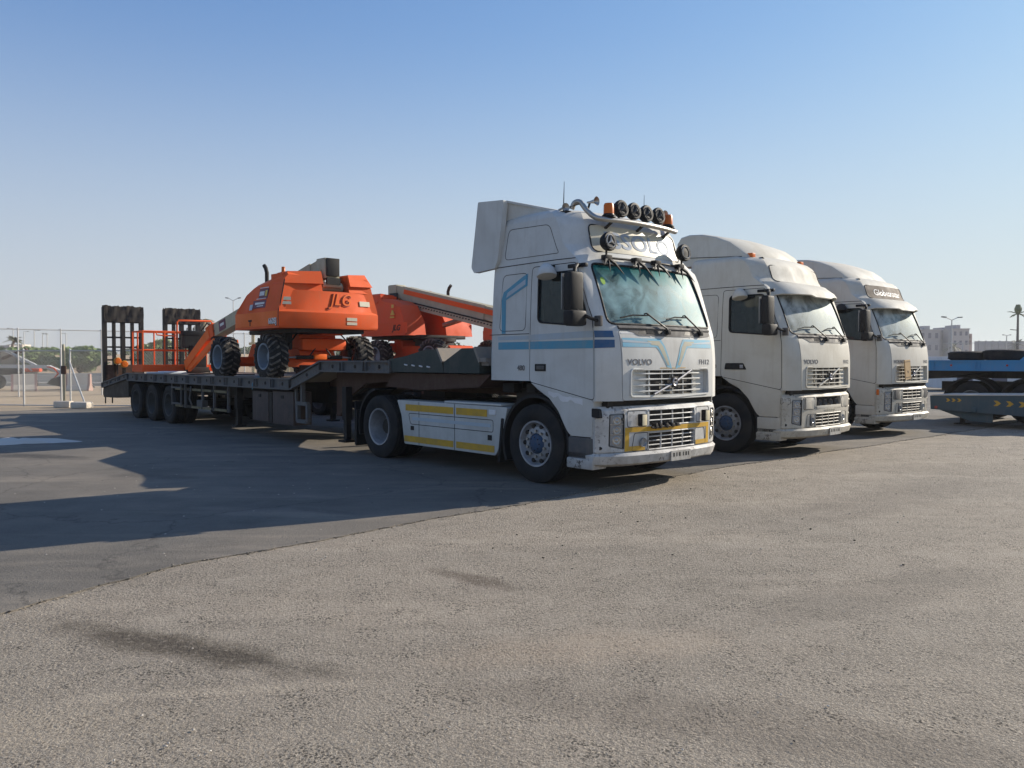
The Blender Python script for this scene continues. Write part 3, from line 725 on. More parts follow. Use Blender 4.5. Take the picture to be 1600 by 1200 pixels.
        bk = MB(); 
        for y in (-.42,-.33,-.2,-.08,.02): bk.box((1.345,y,.80), (.07,.07,.05), 'dark', ('X', y*3), bev=.012)
        bk.tube([(1.36,-.5,.785), (1.36,.08,.79)], .014, 'dark', 6); bk.build("tow_bracket", b, 40)
    if o_['id'] == 2:
        hn = MB()
        hn.add([(1.23,-.48,.80),(1.23,.48,.80),(1.23,.48,1.0),(1.23,-.48,1.0)], [(0,1,2,3)], 'dark') if True else hn.add([(1.30,-.46,.81),(1.30,.46,.81),(1.30,.46,.99),(1.30,-.46,.99)], [(0,1,2,3)], 'dark')  # dark sheet paints the shade in the slot behind the horns
        for y in (-.33,-.12,.1,.32): hn.lathe([(0,.055), (.03,.05), (.0,.03), (0,0)], (1.28,y,.90), (1,0,0), 'grey', 16)
        hn.box((1.30,0,.825), (.03,.94,.05), P, bev=.005); hn.build("horn_cluster", b, 40)
        ch = MB(); front_text(ch, BUM, ">>>>>", .10, 0.02, .755, 'tan', ext=.002, width=.4); ch.build("lettering", b)
    # dark boxes that darken the gap between cab and bumper, steps below the door
    g = MB(); g.box((1.08,0,1.09), (.14,2.2,.10), 'dark'); g.box((.93,0,.85), (.16,2.2,.5), 'dark')
    g.build("dark_gap_filler", t, 40)
    for s in (-1, 1):
        g = MB(); g.box((.83,s*1.12,.535), (.42,.24,.27), 'grey' if o_['id'] == 1 else P, bev=.02); g.box((.83,s*1.13,.345), (.44,.26,.13), PB, bev=.02)
        g.box((.8,s*1.235,.45), (.34,.01,.05), 'black')
        g.build("step", t, 40)
    # wheels
    for s in (-1, 1):
        wheel("wheel", t, 0, s*1.085, s)
        wheel("wheel", t, -3.75, s*1.085, s, kind='rear', dual=True)
    # mudguards
    for (xc, nm) in ((0, 'front'), (-3.75, 'rear')):
        for s in (-1, 1):
            g = MB(); n = 18; r0, r1 = .60, .64; vs = []
            a0, a1 = (R(-8), R(205)) if nm == 'front' else (R(100), R(195))
            for i in range(n+1):
                a = a0+(a1-a0)*i/n
                for r in (r0, r1):
                    for y in (.80, 1.235): vs.append((xc+r*math.cos(a), s*y, .525+r*math.sin(a)*1.02))
            fs = []
            for i in range(n):
                k = i*4; fs += [(k,k+1,k+5,k+4), (k+2,k+6,k+7,k+3), (k,k+4,k+6,k+2), (k+1,k+3,k+7,k+5)]
            fs += [(0,2,3,1), (n*4,n*4+1,n*4+3,n*4+2)]; g.add(vs, fs, 'black')
            if nm == 'front': g.box((-.68,s*1.06,.52), (.05,.36,.62), 'black', ('Y', .12), bev=.015)
            else: g.box((-4.42,s*1.05,.47), (.03,.42,.62), 'black', ('Y', .05))
            g.build("mudguard", t, 40)
    # side skirts
    for s in (-1, 1):
        g = MB(); y = 1.22
        sk = rounded([(-3.02,.30), (-.80,.30), (-.70,.45), (-.55,.98), (-3.22,.99), (-3.10,.75)], .03)
        g.prism(sk, 'y', s*(y-.30), s*y, P)
        g.box((-1.35,s*(y-.17),1.005), (1.3,.30,.03), P, bev=.01)
        skirt = g.build("side_skirt", t, 30)
        g = MB()
        for x in (-2.62, -1.72): g.box((x,s*(y+.0015),.64), (.008,.004,.68), 'seam')
        for pl_ in (rounded([(-2.85,.62), (-.85,.62), (-.85,.79), (-2.9,.79)], .04),): g.tube([(a, s*y, bb) for a, bb in pl_], .005, 'seam', 4, closed=True)
        g.box((-2.80,s*(y+.001),.56), (.09,.006,.065), 'black'); g.box((-.92,s*(y+.001),.54), (.09,.006,.075), 'black'); g.build("panel_groove", skirt, 40)
        if o_['id'] == 1:
            g = MB()
            for x0, x1 in ((-2.98,-1.75), (-1.68,-.98)): g.box(((x0+x1)/2,s*(y+.003),.88), (x1-x0,.004,.10), 'yellow')
            for x0, x1 in ((-3.02,-1.75), (-1.68,-.82)): g.box(((x0+x1)/2,s*(y+.003),.385), (x1-x0,.004,.095), 'yellow')
            g.box((-1.85,s*(y+.003),.71), (1.9,.004,.05), 'blueL'); g.build("stripe", skirt)
            g = MB(); g.box((-.86,s*(y+.006),.90), (.14,.012,.07), 'signw', bev=.004); g.build("side_marker", skirt)
    # chassis
    g = MB()
    for s in (-1, 1): g.box((-2.1,s*.42,.86), (5.4,.08,.27), 'dark')
    g.box((0,0,.50), (.14,1.9,.14), 'dark', bev=.03); g.box((-3.75,0,.525), (.22,1.5,.24), 'dark', bev=.05); g.lathe([(-.25,.05),(-.2,.2),(.15,.26),(.2,0)], (-3.75,0,.53), (1,0,0), 'dark', 20)
    g.box((.55,0,.9), (.9,.9,.5), 'dark', bev=.05); g.box((-.45,0,1.05), (.8,1.6,.35), 'dark', bev=.05)
    g.box((-1.9,.78,.66), (1.6,.5,.55), 'grey', bev=.08); g.box((-2.0,-.72,.62), (1.6,.4,.5), 'dark', bev=.06)
    rnd = random.Random(3)
    for i in range(12): 
        x = -.2-rnd.random()*.9; y = -1.0+rnd.random()*1.5; g.box((x,y,1.1+rnd.random()*.18), (.12+.2*rnd.random(),.15,.1+.1*rnd.random()), 'dark', bev=.01)
    g.tube([(-.95,-.6,1.35), (-.95,-.6,.9)], .02, 'dark', 6)
    for y in (-.3,-.2,.1,.22): g.tube([(-.95,y,1.75), (-1.3,y+.05,1.25), (-1.7,y,1.2), (-2.0,y,1.5)], .015, 'black', 6)
    g.build("chassis_frame", t, 40)
    g = MB(); g.prism(rounded([(-3.95,-.45), (-2.95,-.38), (-2.95,.38), (-3.95,.45)], .1), 'z', 1.10, 1.16, 'dark'); g.box((-3.4,0,1.04), (.6,.7,.12), 'dark'); g.build("fifth_wheel", t, 40)
    # roof furniture
    zs = lambda z: 2.88+(z-2.88)*rs
    g = MB(); sgn_ = rounded([(-.90,3.01), (.90,3.01), (.88,3.37), (-.88,3.37)], .08)
    def rd(mb, poly, mat, off, step=.1):
        vs, fs = pieces(poly, step); mb.add([(fx(CAB, a, b, off), a, zs(b)) for a, b, _ in vs], fs, mat)
    rd(g, sgn_, 'signbase' if o_['id'] == 1 else ('brownsign' if o_['id'] == 3 else P), .006)
    g.tube([(fx(CAB, a, b, .006), a, zs(b)) for a, b in sgn_], .009, 'black' if o_['id'] == 1 else 'seam', 6, closed=True)
    sg = g.build("roof_sign", t, 50)
    if o_['id'] in (1, 3):
        body, size, wd_, mt = ("ISSOLO", .30, 1.35, 'faded') if o_['id'] == 1 else ("Globetrotter", .24, 1.30, 'signw')
        g = MB(); vs, fs = text(body, size, .001, .006 if o_['id'] == 1 else .0, wd_)
        bm = bmesh.new(); bv = [bm.verts.new((v[0], v[1], v[2])) for v in vs]
        for f in fs:
            try: bm.faces.new([bv[i] for i in f])
            except ValueError: pass
        vs, fs = _cut(bm, .06)
        g.add([(fx(CAB, v[0]+.02, v[1]+3.17, .010+v[2]), v[0]+.02, zs(v[1]+3.17)) for v in vs], fs, mt); g.build("lettering", sg)
    g = MB()
    if o_['id'] == 1:      # collar spoiler behind the high roof
        for s in (-1, 1):
            pr = [(-1.21,2.86), (-1.27,2.94), (-1.12,3.845), (-.58,3.80), (-.70,3.0), (-.76,2.89)]
            g.prism(rounded(pr, .02), 'y', s*1.18, s*1.265, P)
        vs = [(-1.06,-1.18,3.835), (-.58,-1.20,3.80), (.15,-.85,3.60), (-1.06,1.18,3.835), (-.58,1.20,3.80), (.15,.85,3.60)]
        vs += [(x, y, z-.03) for x, y, z in vs]
        g.add(vs, [(0,1,4,3), (1,2,5,4), (6,9,10,7), (7,10,11,8), (0,3,9,6), (2,8,11,5), (0,6,7,1), (1,7,8,2), (3,4,10,9), (4,5,11,10)], P)
        for s in (-1, 1): g.add([(-.62,s*1.19,3.79), (.16,s*.86,3.598), (.16,s*.84,3.5), (-.2,s*1.0,3.4), (-.78,s*1.12,3.2), (-.78,s*1.16,3.5)], [(0,1,2,3,4,5)], P)
    else:
        pf = [(-1.12,3.36), (-1.14,3.80), (-1.06,3.90), (-.88,3.93), (-.6,3.91), (-.3,3.84), (0,3.72), (.2,3.58), (.34,3.44), (.38,3.30)]
        secs = []
        for y, k, dz in ((-1.04,.93,-.02), (-1.02,.95,0), (-.96,.97,.01), (-.5,1.02,.02), (0,1.04,.03), (.5,1.02,.02), (.96,.97,.01), (1.02,.95,0), (1.04,.93,-.02)):
            secs.append([(-1.1+(x+1.1)*k, y, z+(dz if z > 3.4 else 0)) for x, z in pf])
        g.hull(secs, P)
    sp = g.build("roof_spoiler", t, 35)
    if o_['id'] != 1:
        g = MB(); 
        for s in (-1, 1): g.tube([(-1.1,s*1.045,3.52), (.2,s*1.045,3.44)], .006, 'seam', 4)
        g.build("panel_groove", sp)
        # sun visor
        g = MB(); secs = []
        for i in range(17):
            u = -1+2*i/16; y = 1.17*u; bk = .30*abs(u)**3
            xt, xb = .80-bk*.8, 1.20-bk*1.25
            notch = .03 if .25 < abs(u) < .93 else 0
            secs.append([(xt-.02,y,2.97), (xt+.12,y,2.965), (xb-.06,y,2.83), (xb,y,2.72+notch), (xb-.02,y,2.705+notch), (xb-.10,y,2.80), (xt+.08,y,2.925), (xt-.02,y,2.93)])
        g.hull(secs, P); g.build("sun_visor", t, 35)
        for s in (-1, 1):
            if o_['id'] == 2:
                g = MB(); g.box((.30,s*.90,3.40), (.12,.14,.03), 'black'); g.box((.30,s*.90,3.455), (.10,.12,.09), 'orangeL', bev=.015); g.build("beacon", t, 40)
            else:
                g = MB(); g.box((.38,s*.80,3.36), (.06,.1,.06), 'black', bev=.015); g.build("marker_lamp", t, 40)
        g = MB(); g.tube([(.15,.85,3.42), (-.45,.95,3.80)], .005, 'black', 5); g.box((.15,.85,3.40), (.08,.05,.05), 'black'); g.build("antenna", t)
        g = MB(); g.box((.42,-.82,3.40), (.14,.05,.05), 'black', bev=.01); g.build("roof_bracket", t, 40)
    else:
        # bar, lamps, beacons and horns
        g = MB(); bp = [(.38,-.93,3.58), (.42,-.92,3.66), (.50,-.90,3.66), (.58,-.88,3.56), (.67,-.85,3.47), (.74,-.78,3.43), (.80,-.5,3.43), (.84,0,3.43), (.80,.5,3.43), (.74,.78,3.43), (.67,.85,3.47), (.58,.88,3.56), (.50,.9,3.66), (.42,.92,3.66), (.38,.93,3.58)]
        pp = []
        for i in range(len(bp)-1):
            for k in range(4): 
                tt = k/4; p0, p1, p2, p3 = [Vector(bp[max(0, min(len(bp)-1, i+d))]) for d in (-1,0,1,2)]
                pp.append(.5*((2*p1)+(-p0+p2)*tt+(2*p0-5*p1+4*p2-p3)*tt*tt+(-p0+3*p1-3*p2+p3)*tt**3))
        pp.append(Vector(bp[-1])); g.tube(pp, .034, 'chrome', 10)
        for y in (-.6, 0, .6): g.bar((.80,y,3.42), (.60,y,3.30), .04, .02, 'dark')
        g.build("light_bar", t, 50)
        def spot(p, r_, nm, face, mat_face='black', dirx=(.93,0,.12), star=True):
            m = MB(); d = Vector(dirx)
            m.lathe([(-.11,.02), (-.10,.06), (-.06,r_*.85), (-.01,r_), (.02,r_), (.035,r_*.93), (.04,0)], p, d, 'black', 24)
            m.lathe([(.041,r_*.62), (.048,r_*.66), (.041,r_*.72)], p, d, mat_face, 24)
            d_ = d.normalized(); u = d_.cross(Vector((0,0,1))).normalized(); v = u.cross(d_); c = Vector(p)+d_*.044
            if star:
                for k in range(3):
                    a = math.pi/2+2*math.pi*k/3; e = (u*math.cos(a)+v*math.sin(a)); m.tube([c, c+e*r_*.64], .01, mat_face, 4, rs=[.016,.003])
            m.tube([Vector(p)-Vector((.04,0,r_*.9)), Vector(p)-Vector((.04,0,r_+.06))], .014, 'dark', 6)
            return m.build("spotlight", t, 40)
        for y in (-.40,-.14,.12,.38): spot((.76,y,3.60), .115, "", None, 'grey')
        spot((.90,-.80,3.12), .12, "", None, 'galv'); spot((.90,.78,3.12), .12, "", None, 'galv', star=False)
        for s in (-1, 1):
            m = MB(); m.lathe([(0,.09), (.03,.09), (.035,.075), (.05,.07)], (.74,s*.62,3.46), (0,0,1), 'black', 20); m.lathe([(.05,.068), (.16,.066), (.185,.055), (.19,0)], (.74,s*.62,3.46), (0,0,1), 'orangeL', 20); m.build("beacon", t, 40)
            m = MB(); p = (.62,s*.72,3.68); m.lathe([(-.15,.012), (-.1,.016), (-.03,.03), (.0,.058), (.004,.06), (-.005,.05), (-.05,.0)], p, (1,-.1*s,0), 'chrome', 20); m.tube([(.5,s*.72,3.67), (.45,s*.72,3.55)], .015, 'dark', 6); m.build("air_horn", t, 40)
        m = MB(); m.lathe([(-.2,.012), (-.06,.02), (0,.055), (-.03,0)], (.36,-1.02,3.60), (.9,-.3,0), 'chrome', 16); m.box((.32,-.98,3.53), (.1,.1,.06), 'dark'); m.tube([(.32,-.98,3.6), (.55,-.9,3.64)], .008, 'dark', 5); m.build("air_horn", t, 40)
        for (x, y, z, h_) in ((.30,-1.0,3.52,.42), (.05,.95,3.45,.62)):
            m = MB(); m.tube([(x,y,z), (x,y,z+.1), (x+.01,y,z+h_)], .004, 'black', 5, rs=[.012,.008,.003]); m.build("antenna", t)
        m = MB(); zb = 2.925
        m.tube([(fx(CAB, y, 2.9)+.03, y, zb) for y in (-.85,-.4,0,.4,.85)], .016, 'dark', 6)
        m.build("visor_rail", t, 40)
        for y in (-.80,-.28,.12,.70):
            m = MB(); x = fx(CAB, y, 2.9)+.05; m.box((x,y,zb), (.09,.12,.06), 'dark', bev=.01)
            for dy, dz, dx in ((.20,-.21,.12), (-.13,-.11,.08), (-.03,-.19,.09)):
                m.tube([(x,y,zb), (x+dx*.5,y+dy*.45,zb+dz*.35), (x+dx,y+dy,zb+dz)], .02, 'black', 4, rs=[.028,.020,.003])
            m.build("visor_spike", t, 30)
    return t

T1 = ((1.2117, 11.4108, 0), ROW); T2 = ((4.62, 14.98, 0), -0.800); T3 = ((7.90, 18.60, 0), -0.846)
GT = "white tractor trucks parked in a row"
truck("white tractor truck with blue stripes and roof spotlights, nearest of the row", *T1, dict(id=1, roof=1.0, paint='white', paintB='whiteB', stripes=True, curtain=True), GT)
truck("dusty cream tractor truck with orange roof beacons, middle of the row", *T2, dict(id=2, roof=.80, paint='cream', paintB='creamB', stripes=False), GT)
truck("pale tractor truck with brown roof sign and cardboard in its grille", *T3, dict(id=3, roof=.80, paint='cream2', paintB='creamB', stripes=False, blank='grey'), GT)
def L2W(p, T):
    (tx, ty, tz), a = T; c, s = math.cos(a), math.sin(a); return (tx+c*p[0]-s*p[1], ty+s*p[0]+c*p[1], p[2])
cb = MB(); cb.box((0,0,0), (.02,.28,.42), 'card', bev=.003)
for z in (.17,-.16): cb.box((.0115,0,z), (.002,.26,.012), 'brown')
cb.prism([(-.05,-.02), (0,-.08), (.05,-.02), (.035,-.02), (0,-.055), (-.035,-.02)], 'x', .0105, .012, 'brown')
cbo = cb.build("cardboard_sheet", None); cbo.location = L2W((1.40,-.50,1.43), T3); cbo.rotation_euler = (R(3), R(-3), T3[1])
tag(cbo, "brown cardboard sheet stuck in the grille of the farthest truck", "cardboard")
exec_rest = True

# ---------------------------------------------------------------- low-loader trailer (coordinates of the truck ahead of it)
def trailer(label, T, full=True, group=None):
    global ORG
    ORG = (-11, 0, 0)
    t = thing("low_loader_trailer", label, "trailer", L2W((-11,0,0), T), T[1], group)
    y0, y1 = -1.25, 1.62; yc = (y0+y1)/2; W = y1-y0
    m = MB()   # deck
    m.box((-11.85,yc,1.225), (10.0,W-.06,.05), 'plank')
    for i in range(14): m.box((-11.85,y0+.2+i*(W-.4)/13,1.2525), (10.0,.10,.008), 'plank')
    m.add([(-16.85,y0+.03,1.25), (-19.35,y0+.03,.93), (-19.35,y1-.03,.93), (-16.85,y1-.03,1.25), (-16.85,y0+.03,1.19), (-19.35,y0+.03,.87), (-19.35,y1-.03,.87), (-16.85,y1-.03,1.19)], [(0,1,2,3), (4,7,6,5), (0,4,5,1), (2,6,7,3), (1,5,6,2), (0,3,7,4)], 'plank')
    m.add([(-6.85,y0+.03,1.25), (-5.65,y0+.03,1.60), (-5.65,y1-.03,1.60), (-6.85,y1-.03,1.25), (-6.85,y0+.03,1.19), (-5.65,y0+.03,1.54), (-5.65,y1-.03,1.54), (-6.85,y1-.03,1.19)], [(0,1,2,3), (4,7,6,5), (0,4,5,1), (2,6,7,3), (1,5,6,2), (0,3,7,4)], 'plank')
    m.box((-3.3,yc,1.575), (4.7,W-.06,.05), 'plank'); m.build("deck", t)
    # side rails
    for s, y in ((-1, y0), (1, y1)):
        m = MB(); yy = y-s*.03
        def rail(x0, z0, x1, z1, h):
            L = math.hypot(x1-x0, z1-z0)
            m.add([(x0,yy-.03,z0), (x1,yy-.03,z1), (x1,yy-.03,z1-h), (x0,yy-.03,z0-h), (x0,yy+.03,z0), (x1,yy+.03,z1), (x1,yy+.03,z1-h), (x0,yy+.03,z0-h)], [(0,1,2,3), (4,7,6,5), (0,4,5,1), (1,5,6,2), (2,6,7,3), (3,7,4,0)], 'deck')
            for k, (dz, hh) in enumerate(((-.012,.03), (-h+.012,.03))):
                m.bar((x0,yy+s*.045,z0+dz), (x1,yy+s*.045,z1+dz), .05, .03, 'deck')
            n = max(1, int(L/.72))
            for i in range(n+1):
                f = i/n; x = x0+(x1-x0)*f; z = z0+(z1-z0)*f
                for d in ((-.05,.05) if 0 < i < n else (0,)):
                    m.box((x+d,yy+s*.05,z-h/2), (.022,.05,h-.03), 'deck')
                if i < n:
                    xm_, zm_ = x+(x1-x0)/n*.55, z+(z1-z0)/n*.55; m.lathe([(.0,.035), (.012,.03), (.013,0)], (xm_,yy+s*.031,zm_-h/2), (0,s,0), 'dark', 10)
        rail(-16.85,1.275,-6.85,1.275,.22); rail(-6.85,1.275,-5.65,1.62,.22); rail(-5.65,1.62,-3.35,1.62,.20); rail(-19.35,.95,-16.85,1.275,.16)
        m.build("side_rail", t)
    m = MB()   # underframe
    for y in (-.35,.75): m.box((-11.6,y,.97), (9.8,.12,.42), 'dark'); m.box((-4.6,y,1.32), (7.0,.14,.42), 'rust')
    for y in (-.35,.75): m.add([(-7.0,y-.06,1.18), (-5.4,y-.06,1.52), (-5.4,y-.06,1.1), (-6.8,y-.06,.76), (-7.0,y+.06,1.18), (-5.4,y+.06,1.52), (-5.4,y+.06,1.1), (-6.8,y+.06,.76)], [(0,1,2,3), (4,7,6,5), (0,4,5,1), (1,5,6,2), (2,6,7,3), (3,7,4,0)], 'dark')
    for i in range(12): m.box((-16.2+i*.85,yc,1.13), (.08,W-.2,.13), 'dark')
    for i in range(6): m.box((-5.4+i*.7,yc,1.48), (.08,W-.2,.12), 'dark')
    m.prism([(-3.4,1.42), (-.95,1.42), (-1.2,1.24), (-2.6,1.16), (-3.6,1.2)], 'y', -1.18, 1.5, 'rust')
    m.prism([(-5.6,1.42), (-3.2,1.42), (-3.2,1.30), (-4.6,1.22), (-5.2,.95), (-5.5,.60), (-5.62,.60)], 'y', -.95, -.90, 'rust')
    m.prism([(-19.3,.88), (-16.9,1.16), (-16.9,.60), (-18.0,.52), (-19.3,.50), (-19.42,.62)], 'y', y0+.02, y1-.02, 'dark')
    for x in (-13.67,-14.98,-16.29): m.box((x,yc,.49), (.14,2.2,.14), 'dark', bev=.02); m.box((x+.2,-.5,.65), (.5,.1,.1), 'dark'); m.box((x+.2,.9,.65), (.5,.1,.1), 'dark')
    m.build("underframe", t, 30)
    for x in (-13.67,-14.98,-16.29):
        for s, y in ((-1, y0+.16), (1, y1-.16)): wheel("wheel", t, x, y, s, rad=.495, wd=.29, kind='trailer', dual=True)
    for s, (ya, yb_) in ((-1, (y0-.01, y0+.45)), (1, (y1-.45, y1+.01))):
        for pf, (p0, p1) in (([(-3.30,1.44), (-3.42,1.64), (-2.95,1.69), (-2.40,1.79), (-2.05,1.79), (-1.98,1.66), (-1.94,1.44)], ((-2.08,1.80), (-1.95,1.60))), ([(-1.93,1.44), (-1.93,1.60), (-1.50,1.80), (-1.18,1.80), (-1.10,1.60), (-1.10,1.44)], ((-1.20,1.81), (-1.08,1.60)))):
            m = MB(); m.prism(pf, 'y', ya, yb_, 'wedge'); yc_ = (ya+yb_)/2; m.bar((p0[0],yc_,p0[1]), (p1[0],yc_,p1[1]), .50, .04, 'plank')
            if pf[0][0] < -3 and s < 0:
                for i in range(4): m.tube([(-2.95+i*.2,y0-.012,1.56-.01*i), (-2.87+i*.2,y0-.016,1.55-.01*i)], .012, 'signw', 5)
            m.build("wheel_chock_ramp", t, 30)
    m = MB(); m.prism([(-1.10,1.60), (-.95,1.60), (-.95,1.66), (-1.14,1.66)], 'y', y0-.02, y1, 'plank'); m.build("front_beam", t)
    m = MB(); m.box((-8.30,y0+.24,.68), (.75,.40,.62), 'brown', bev=.015); m.box((-7.28,y0+.24,.68), (.90,.40,.66), 'brown', bev=.015); m.box((-7.82,y0+.22,.67), (.12,.36,.62), 'dark')
    for x in (-8.30,-7.28): m.box((x,y0+.035,.9), (.1,.02,.06), 'dark')
    m.build("toolbox", t, 30)
    m = MB(); x0, x1, z0, z1 = -6.65, -6.25, .46, .80
    for a, b in (((x0,z0),(x1,z0)), ((x1,z0),(x1,z1)), ((x1,z1),(x0,z1)), ((x0,z1),(x0,z0))): m.bar((a[0],y0+.05,a[1]), (b[0],y0+.05,b[1]), .07, .07, 'deck', up=(0,1,0))
    m.bar((-6.45,y0+.05,.8), (-6.45,y0+.05,1.2), .05, .08, 'deck', up=(0,1,0)); m.bar((-6.75,y0+.06,1.15), (-6.70,y0+.06,.45), .05, .04, 'deck', up=(0,1,0)); m.build("spare_wheel_bracket", t)
    m = MB()
    for z in (.92,.50):
        m.bar((-13.1,y0+.05,z), (-9.95,y0+.05,z), .03, .06, 'dark')
        for a, b in ((-13.2,-12.7), (-12.1,-11.5), (-11.4,-10.9), (-10.7,-10.0)): m.box(((a+b)/2,y0+.033,z), (b-a,.006,.055), 'tand')
    for x in (-12.55,-11.45,-10.75,-9.95): m.bar((x,y0+.06,1.08), (x,y0+.06,.46), .05, .05, 'deck', up=(0,1,0))
    m.tube([(-12.1,y0+.02,1.0), (-12.05,y0,.9), (-12.15,y0,.7), (-12.05,y0+.02,.55)], .02, 'deck', 6); m.box((-11.6,y0+.1,.60), (.35,.14,.16), 'grey', bev=.01)
    for z in (.95,.55): m.bar((-13.38,y0+.02,z), (-12.75,y0+.02,z), .04, .04, 'deck')
    m.bar((-13.38,y0+.02,1.1), (-13.38,y0+.02,.5), .03, .04, 'deck', up=(0,1,0)); m.bar((-12.75,y0+.02,1.1), (-12.75,y0+.02,.5), .03, .04, 'deck', up=(0,1,0))
    m.build("side_guard", t)
    for y in (y0+.25, y1-.25):
        for x in (-9.85, -5.15):
            m = MB(); m.box((x,y,.85), (.14,.14,.6), 'dark', bev=.01); m.box((x,y,.42), (.10,.10,.5), 'dark'); m.box((x,y,.17), (.24,.24,.04), 'dark'); m.build("landing_leg", t)
    m = MB(); m.box((-4.47,y0+.25,.55), (.03,.5,.75), 'black'); m.build("mud_flap", t)
    if full:
        for k, (a, b) in enumerate(((-1.20,-.10), (.62,1.70))):   # raised loading ramps
            m = MB(); x = -19.28; h0, h1 = .95, 3.28
            for y in (a, a+.27, (a+b)/2-.02, b-.29, b-.02):
                wd_ = .11 if abs(y-(a+b)/2) < .1 or y in (a, b-.02) else .07
                m.box((x,y,(h0+h1)/2), (.16,wd_,h1-h0), 'dark')
            for z in (1.05, 1.65, 2.05, 2.35, 2.83, 3.26): m.box((x,(a+b)/2,z), (.10,b-a,.05), 'dark')
            m.box((x+.02,(a+b)/2,1.25), (.12,b-a,.50), 'rust')
            rm = m.build("loading_ramp", t)
            m = MB(); n = 26; rnd = random.Random(k+5); vs = []; rows = (3.33, 3.22, 3.05, 2.9, 2.83)
            for r_, z in enumerate(rows):
                for i in range(n+1): vs.append((x+.10+.025*math.sin(i*.9+r_*1.7+k)+rnd.uniform(-.012,.012), a-.03+(b-a+.06)*i/n, z+(rnd.uniform(-.03,.02) if r_ == 0 else 0)))
            m.add(vs, [(r_*(n+1)+i, r_*(n+1)+i+1, (r_+1)*(n+1)+i+1, (r_+1)*(n+1)+i) for r_ in range(4) for i in range(n)], 'fabric')
            m.add([(q[0]-.22, q[1], q[2]) for q in vs], [(r_*(n+1)+i, r_*(n+1)+i+1, (r_+1)*(n+1)+i+1, (r_+1)*(n+1)+i) for r_ in range(4) for i in range(n)], 'fabric')
            m.build("tarp_wrap", rm, 60)
        for y, z in ((-.88,1.62), (-.68,1.52)):
            m = MB(); m.lathe([(0,.10), (.04,.10), (.06,.08), (.065,0)], (-19.1,y,z), (1,0,0), 'orangeL', 20); m.lathe([(-.04,0), (-.04,.11), (0,.11), (.01,.1)], (-19.1,y,z), (1,0,0), 'yellow', 20); m.bar((-19.12,y,z), (-19.12,y,1.2), .03, .03, 'dark', up=(1,0,0)); m.build("warning_lamp", t, 40)
        m = MB()
        for y in (-1.15,-.95,1.3): m.tube([(-19.25,y,1.5), (-19.35,y-.02,1.0), (-19.42,y,.6), (-19.45,y,.3)], .02, 'dark', 5)
        m.build("ramp_chain", t)
    ORG = (0, 0, 0)
    return t
GTR = "low loader trailers coupled to the row of trucks"
trailer("grey low loader trailer with raised rear ramps behind the blue-striped truck", T1, True, GTR)
trailer("grey low loader trailer mostly hidden behind the nearest truck, coupled to the middle truck", T2, False, GTR)
trailer("grey low loader trailer hidden at the back of the row, coupled to the farthest truck", T3, False, GTR)

# ---------------------------------------------------------------- telescopic boom lift (origin on the deck, counterweight towards +x)
def lugwheel(parent, x, y, out, rad=.475, wd=.40):
    m = MB(); hw = wd/2; c = (x, y, rad); ri = .27
    m.lathe([(-hw*.8,ri), (-hw,ri+.05), (-hw*.97,rad-.07), (-hw*.75,rad-.03), (hw*.75,rad-.03), (hw*.97,rad-.07), (hw,ri+.05), (hw*.8,ri)], c, (0,out,0), 'rubber', 36)
    n = 20
    for k in range(n):
        for sd__ in (-1, 1):
            t0 = 2*math.pi*(k+(.5 if sd__ > 0 else 0))/n
            pts = []
            for (yy, dt, rr) in ((sd__*.02, .16, rad), (sd__*hw*.5, .06, rad), (sd__*hw*.92, -.06, rad-.015), (sd__*hw*1.03, -.09, rad-.08)):
                a = t0+dt; pts.append((yy, a, rr))
            vs = []; 
            for (yy, a, rr) in pts:
                for da in (-.045,.045):
                    for r_ in (rr-.045, rr): vs.append((x+math.cos(a+da)*r_, y+yy, rad+math.sin(a+da)*r_))
            fs = []
            for i in range(3):
                q = i*4; fs += [(q,q+4,q+5,q+1), (q+2,q+3,q+7,q+6), (q+1,q+5,q+7,q+3), (q,q+2,q+6,q+4)]
            fs += [(0,1,3,2), (12,14,15,13)]; m.add(vs, fs, 'tread')
    o = m.build("wheel", parent, 30)
    r = MB(); r.lathe([(hw*.8,ri+.012), (hw*.93,ri+.012), (hw*.9,ri-.02), (hw*.1,ri-.045), (-.02,.22), (.0,.12), (.05,.11), (.06,0)], c, (0,out,0), 'rimg', 32)
    for k in range(9):
        a = 2*math.pi*k/9; cc = Vector((x+math.cos(a)*.16, y, rad+math.sin(a)*.16)); r.tube([cc-Vector((0,out*.03,0)), cc+Vector((0,out*.01,0))], .015, 'dark', 6)
    r.build("rim", o, 40); return o
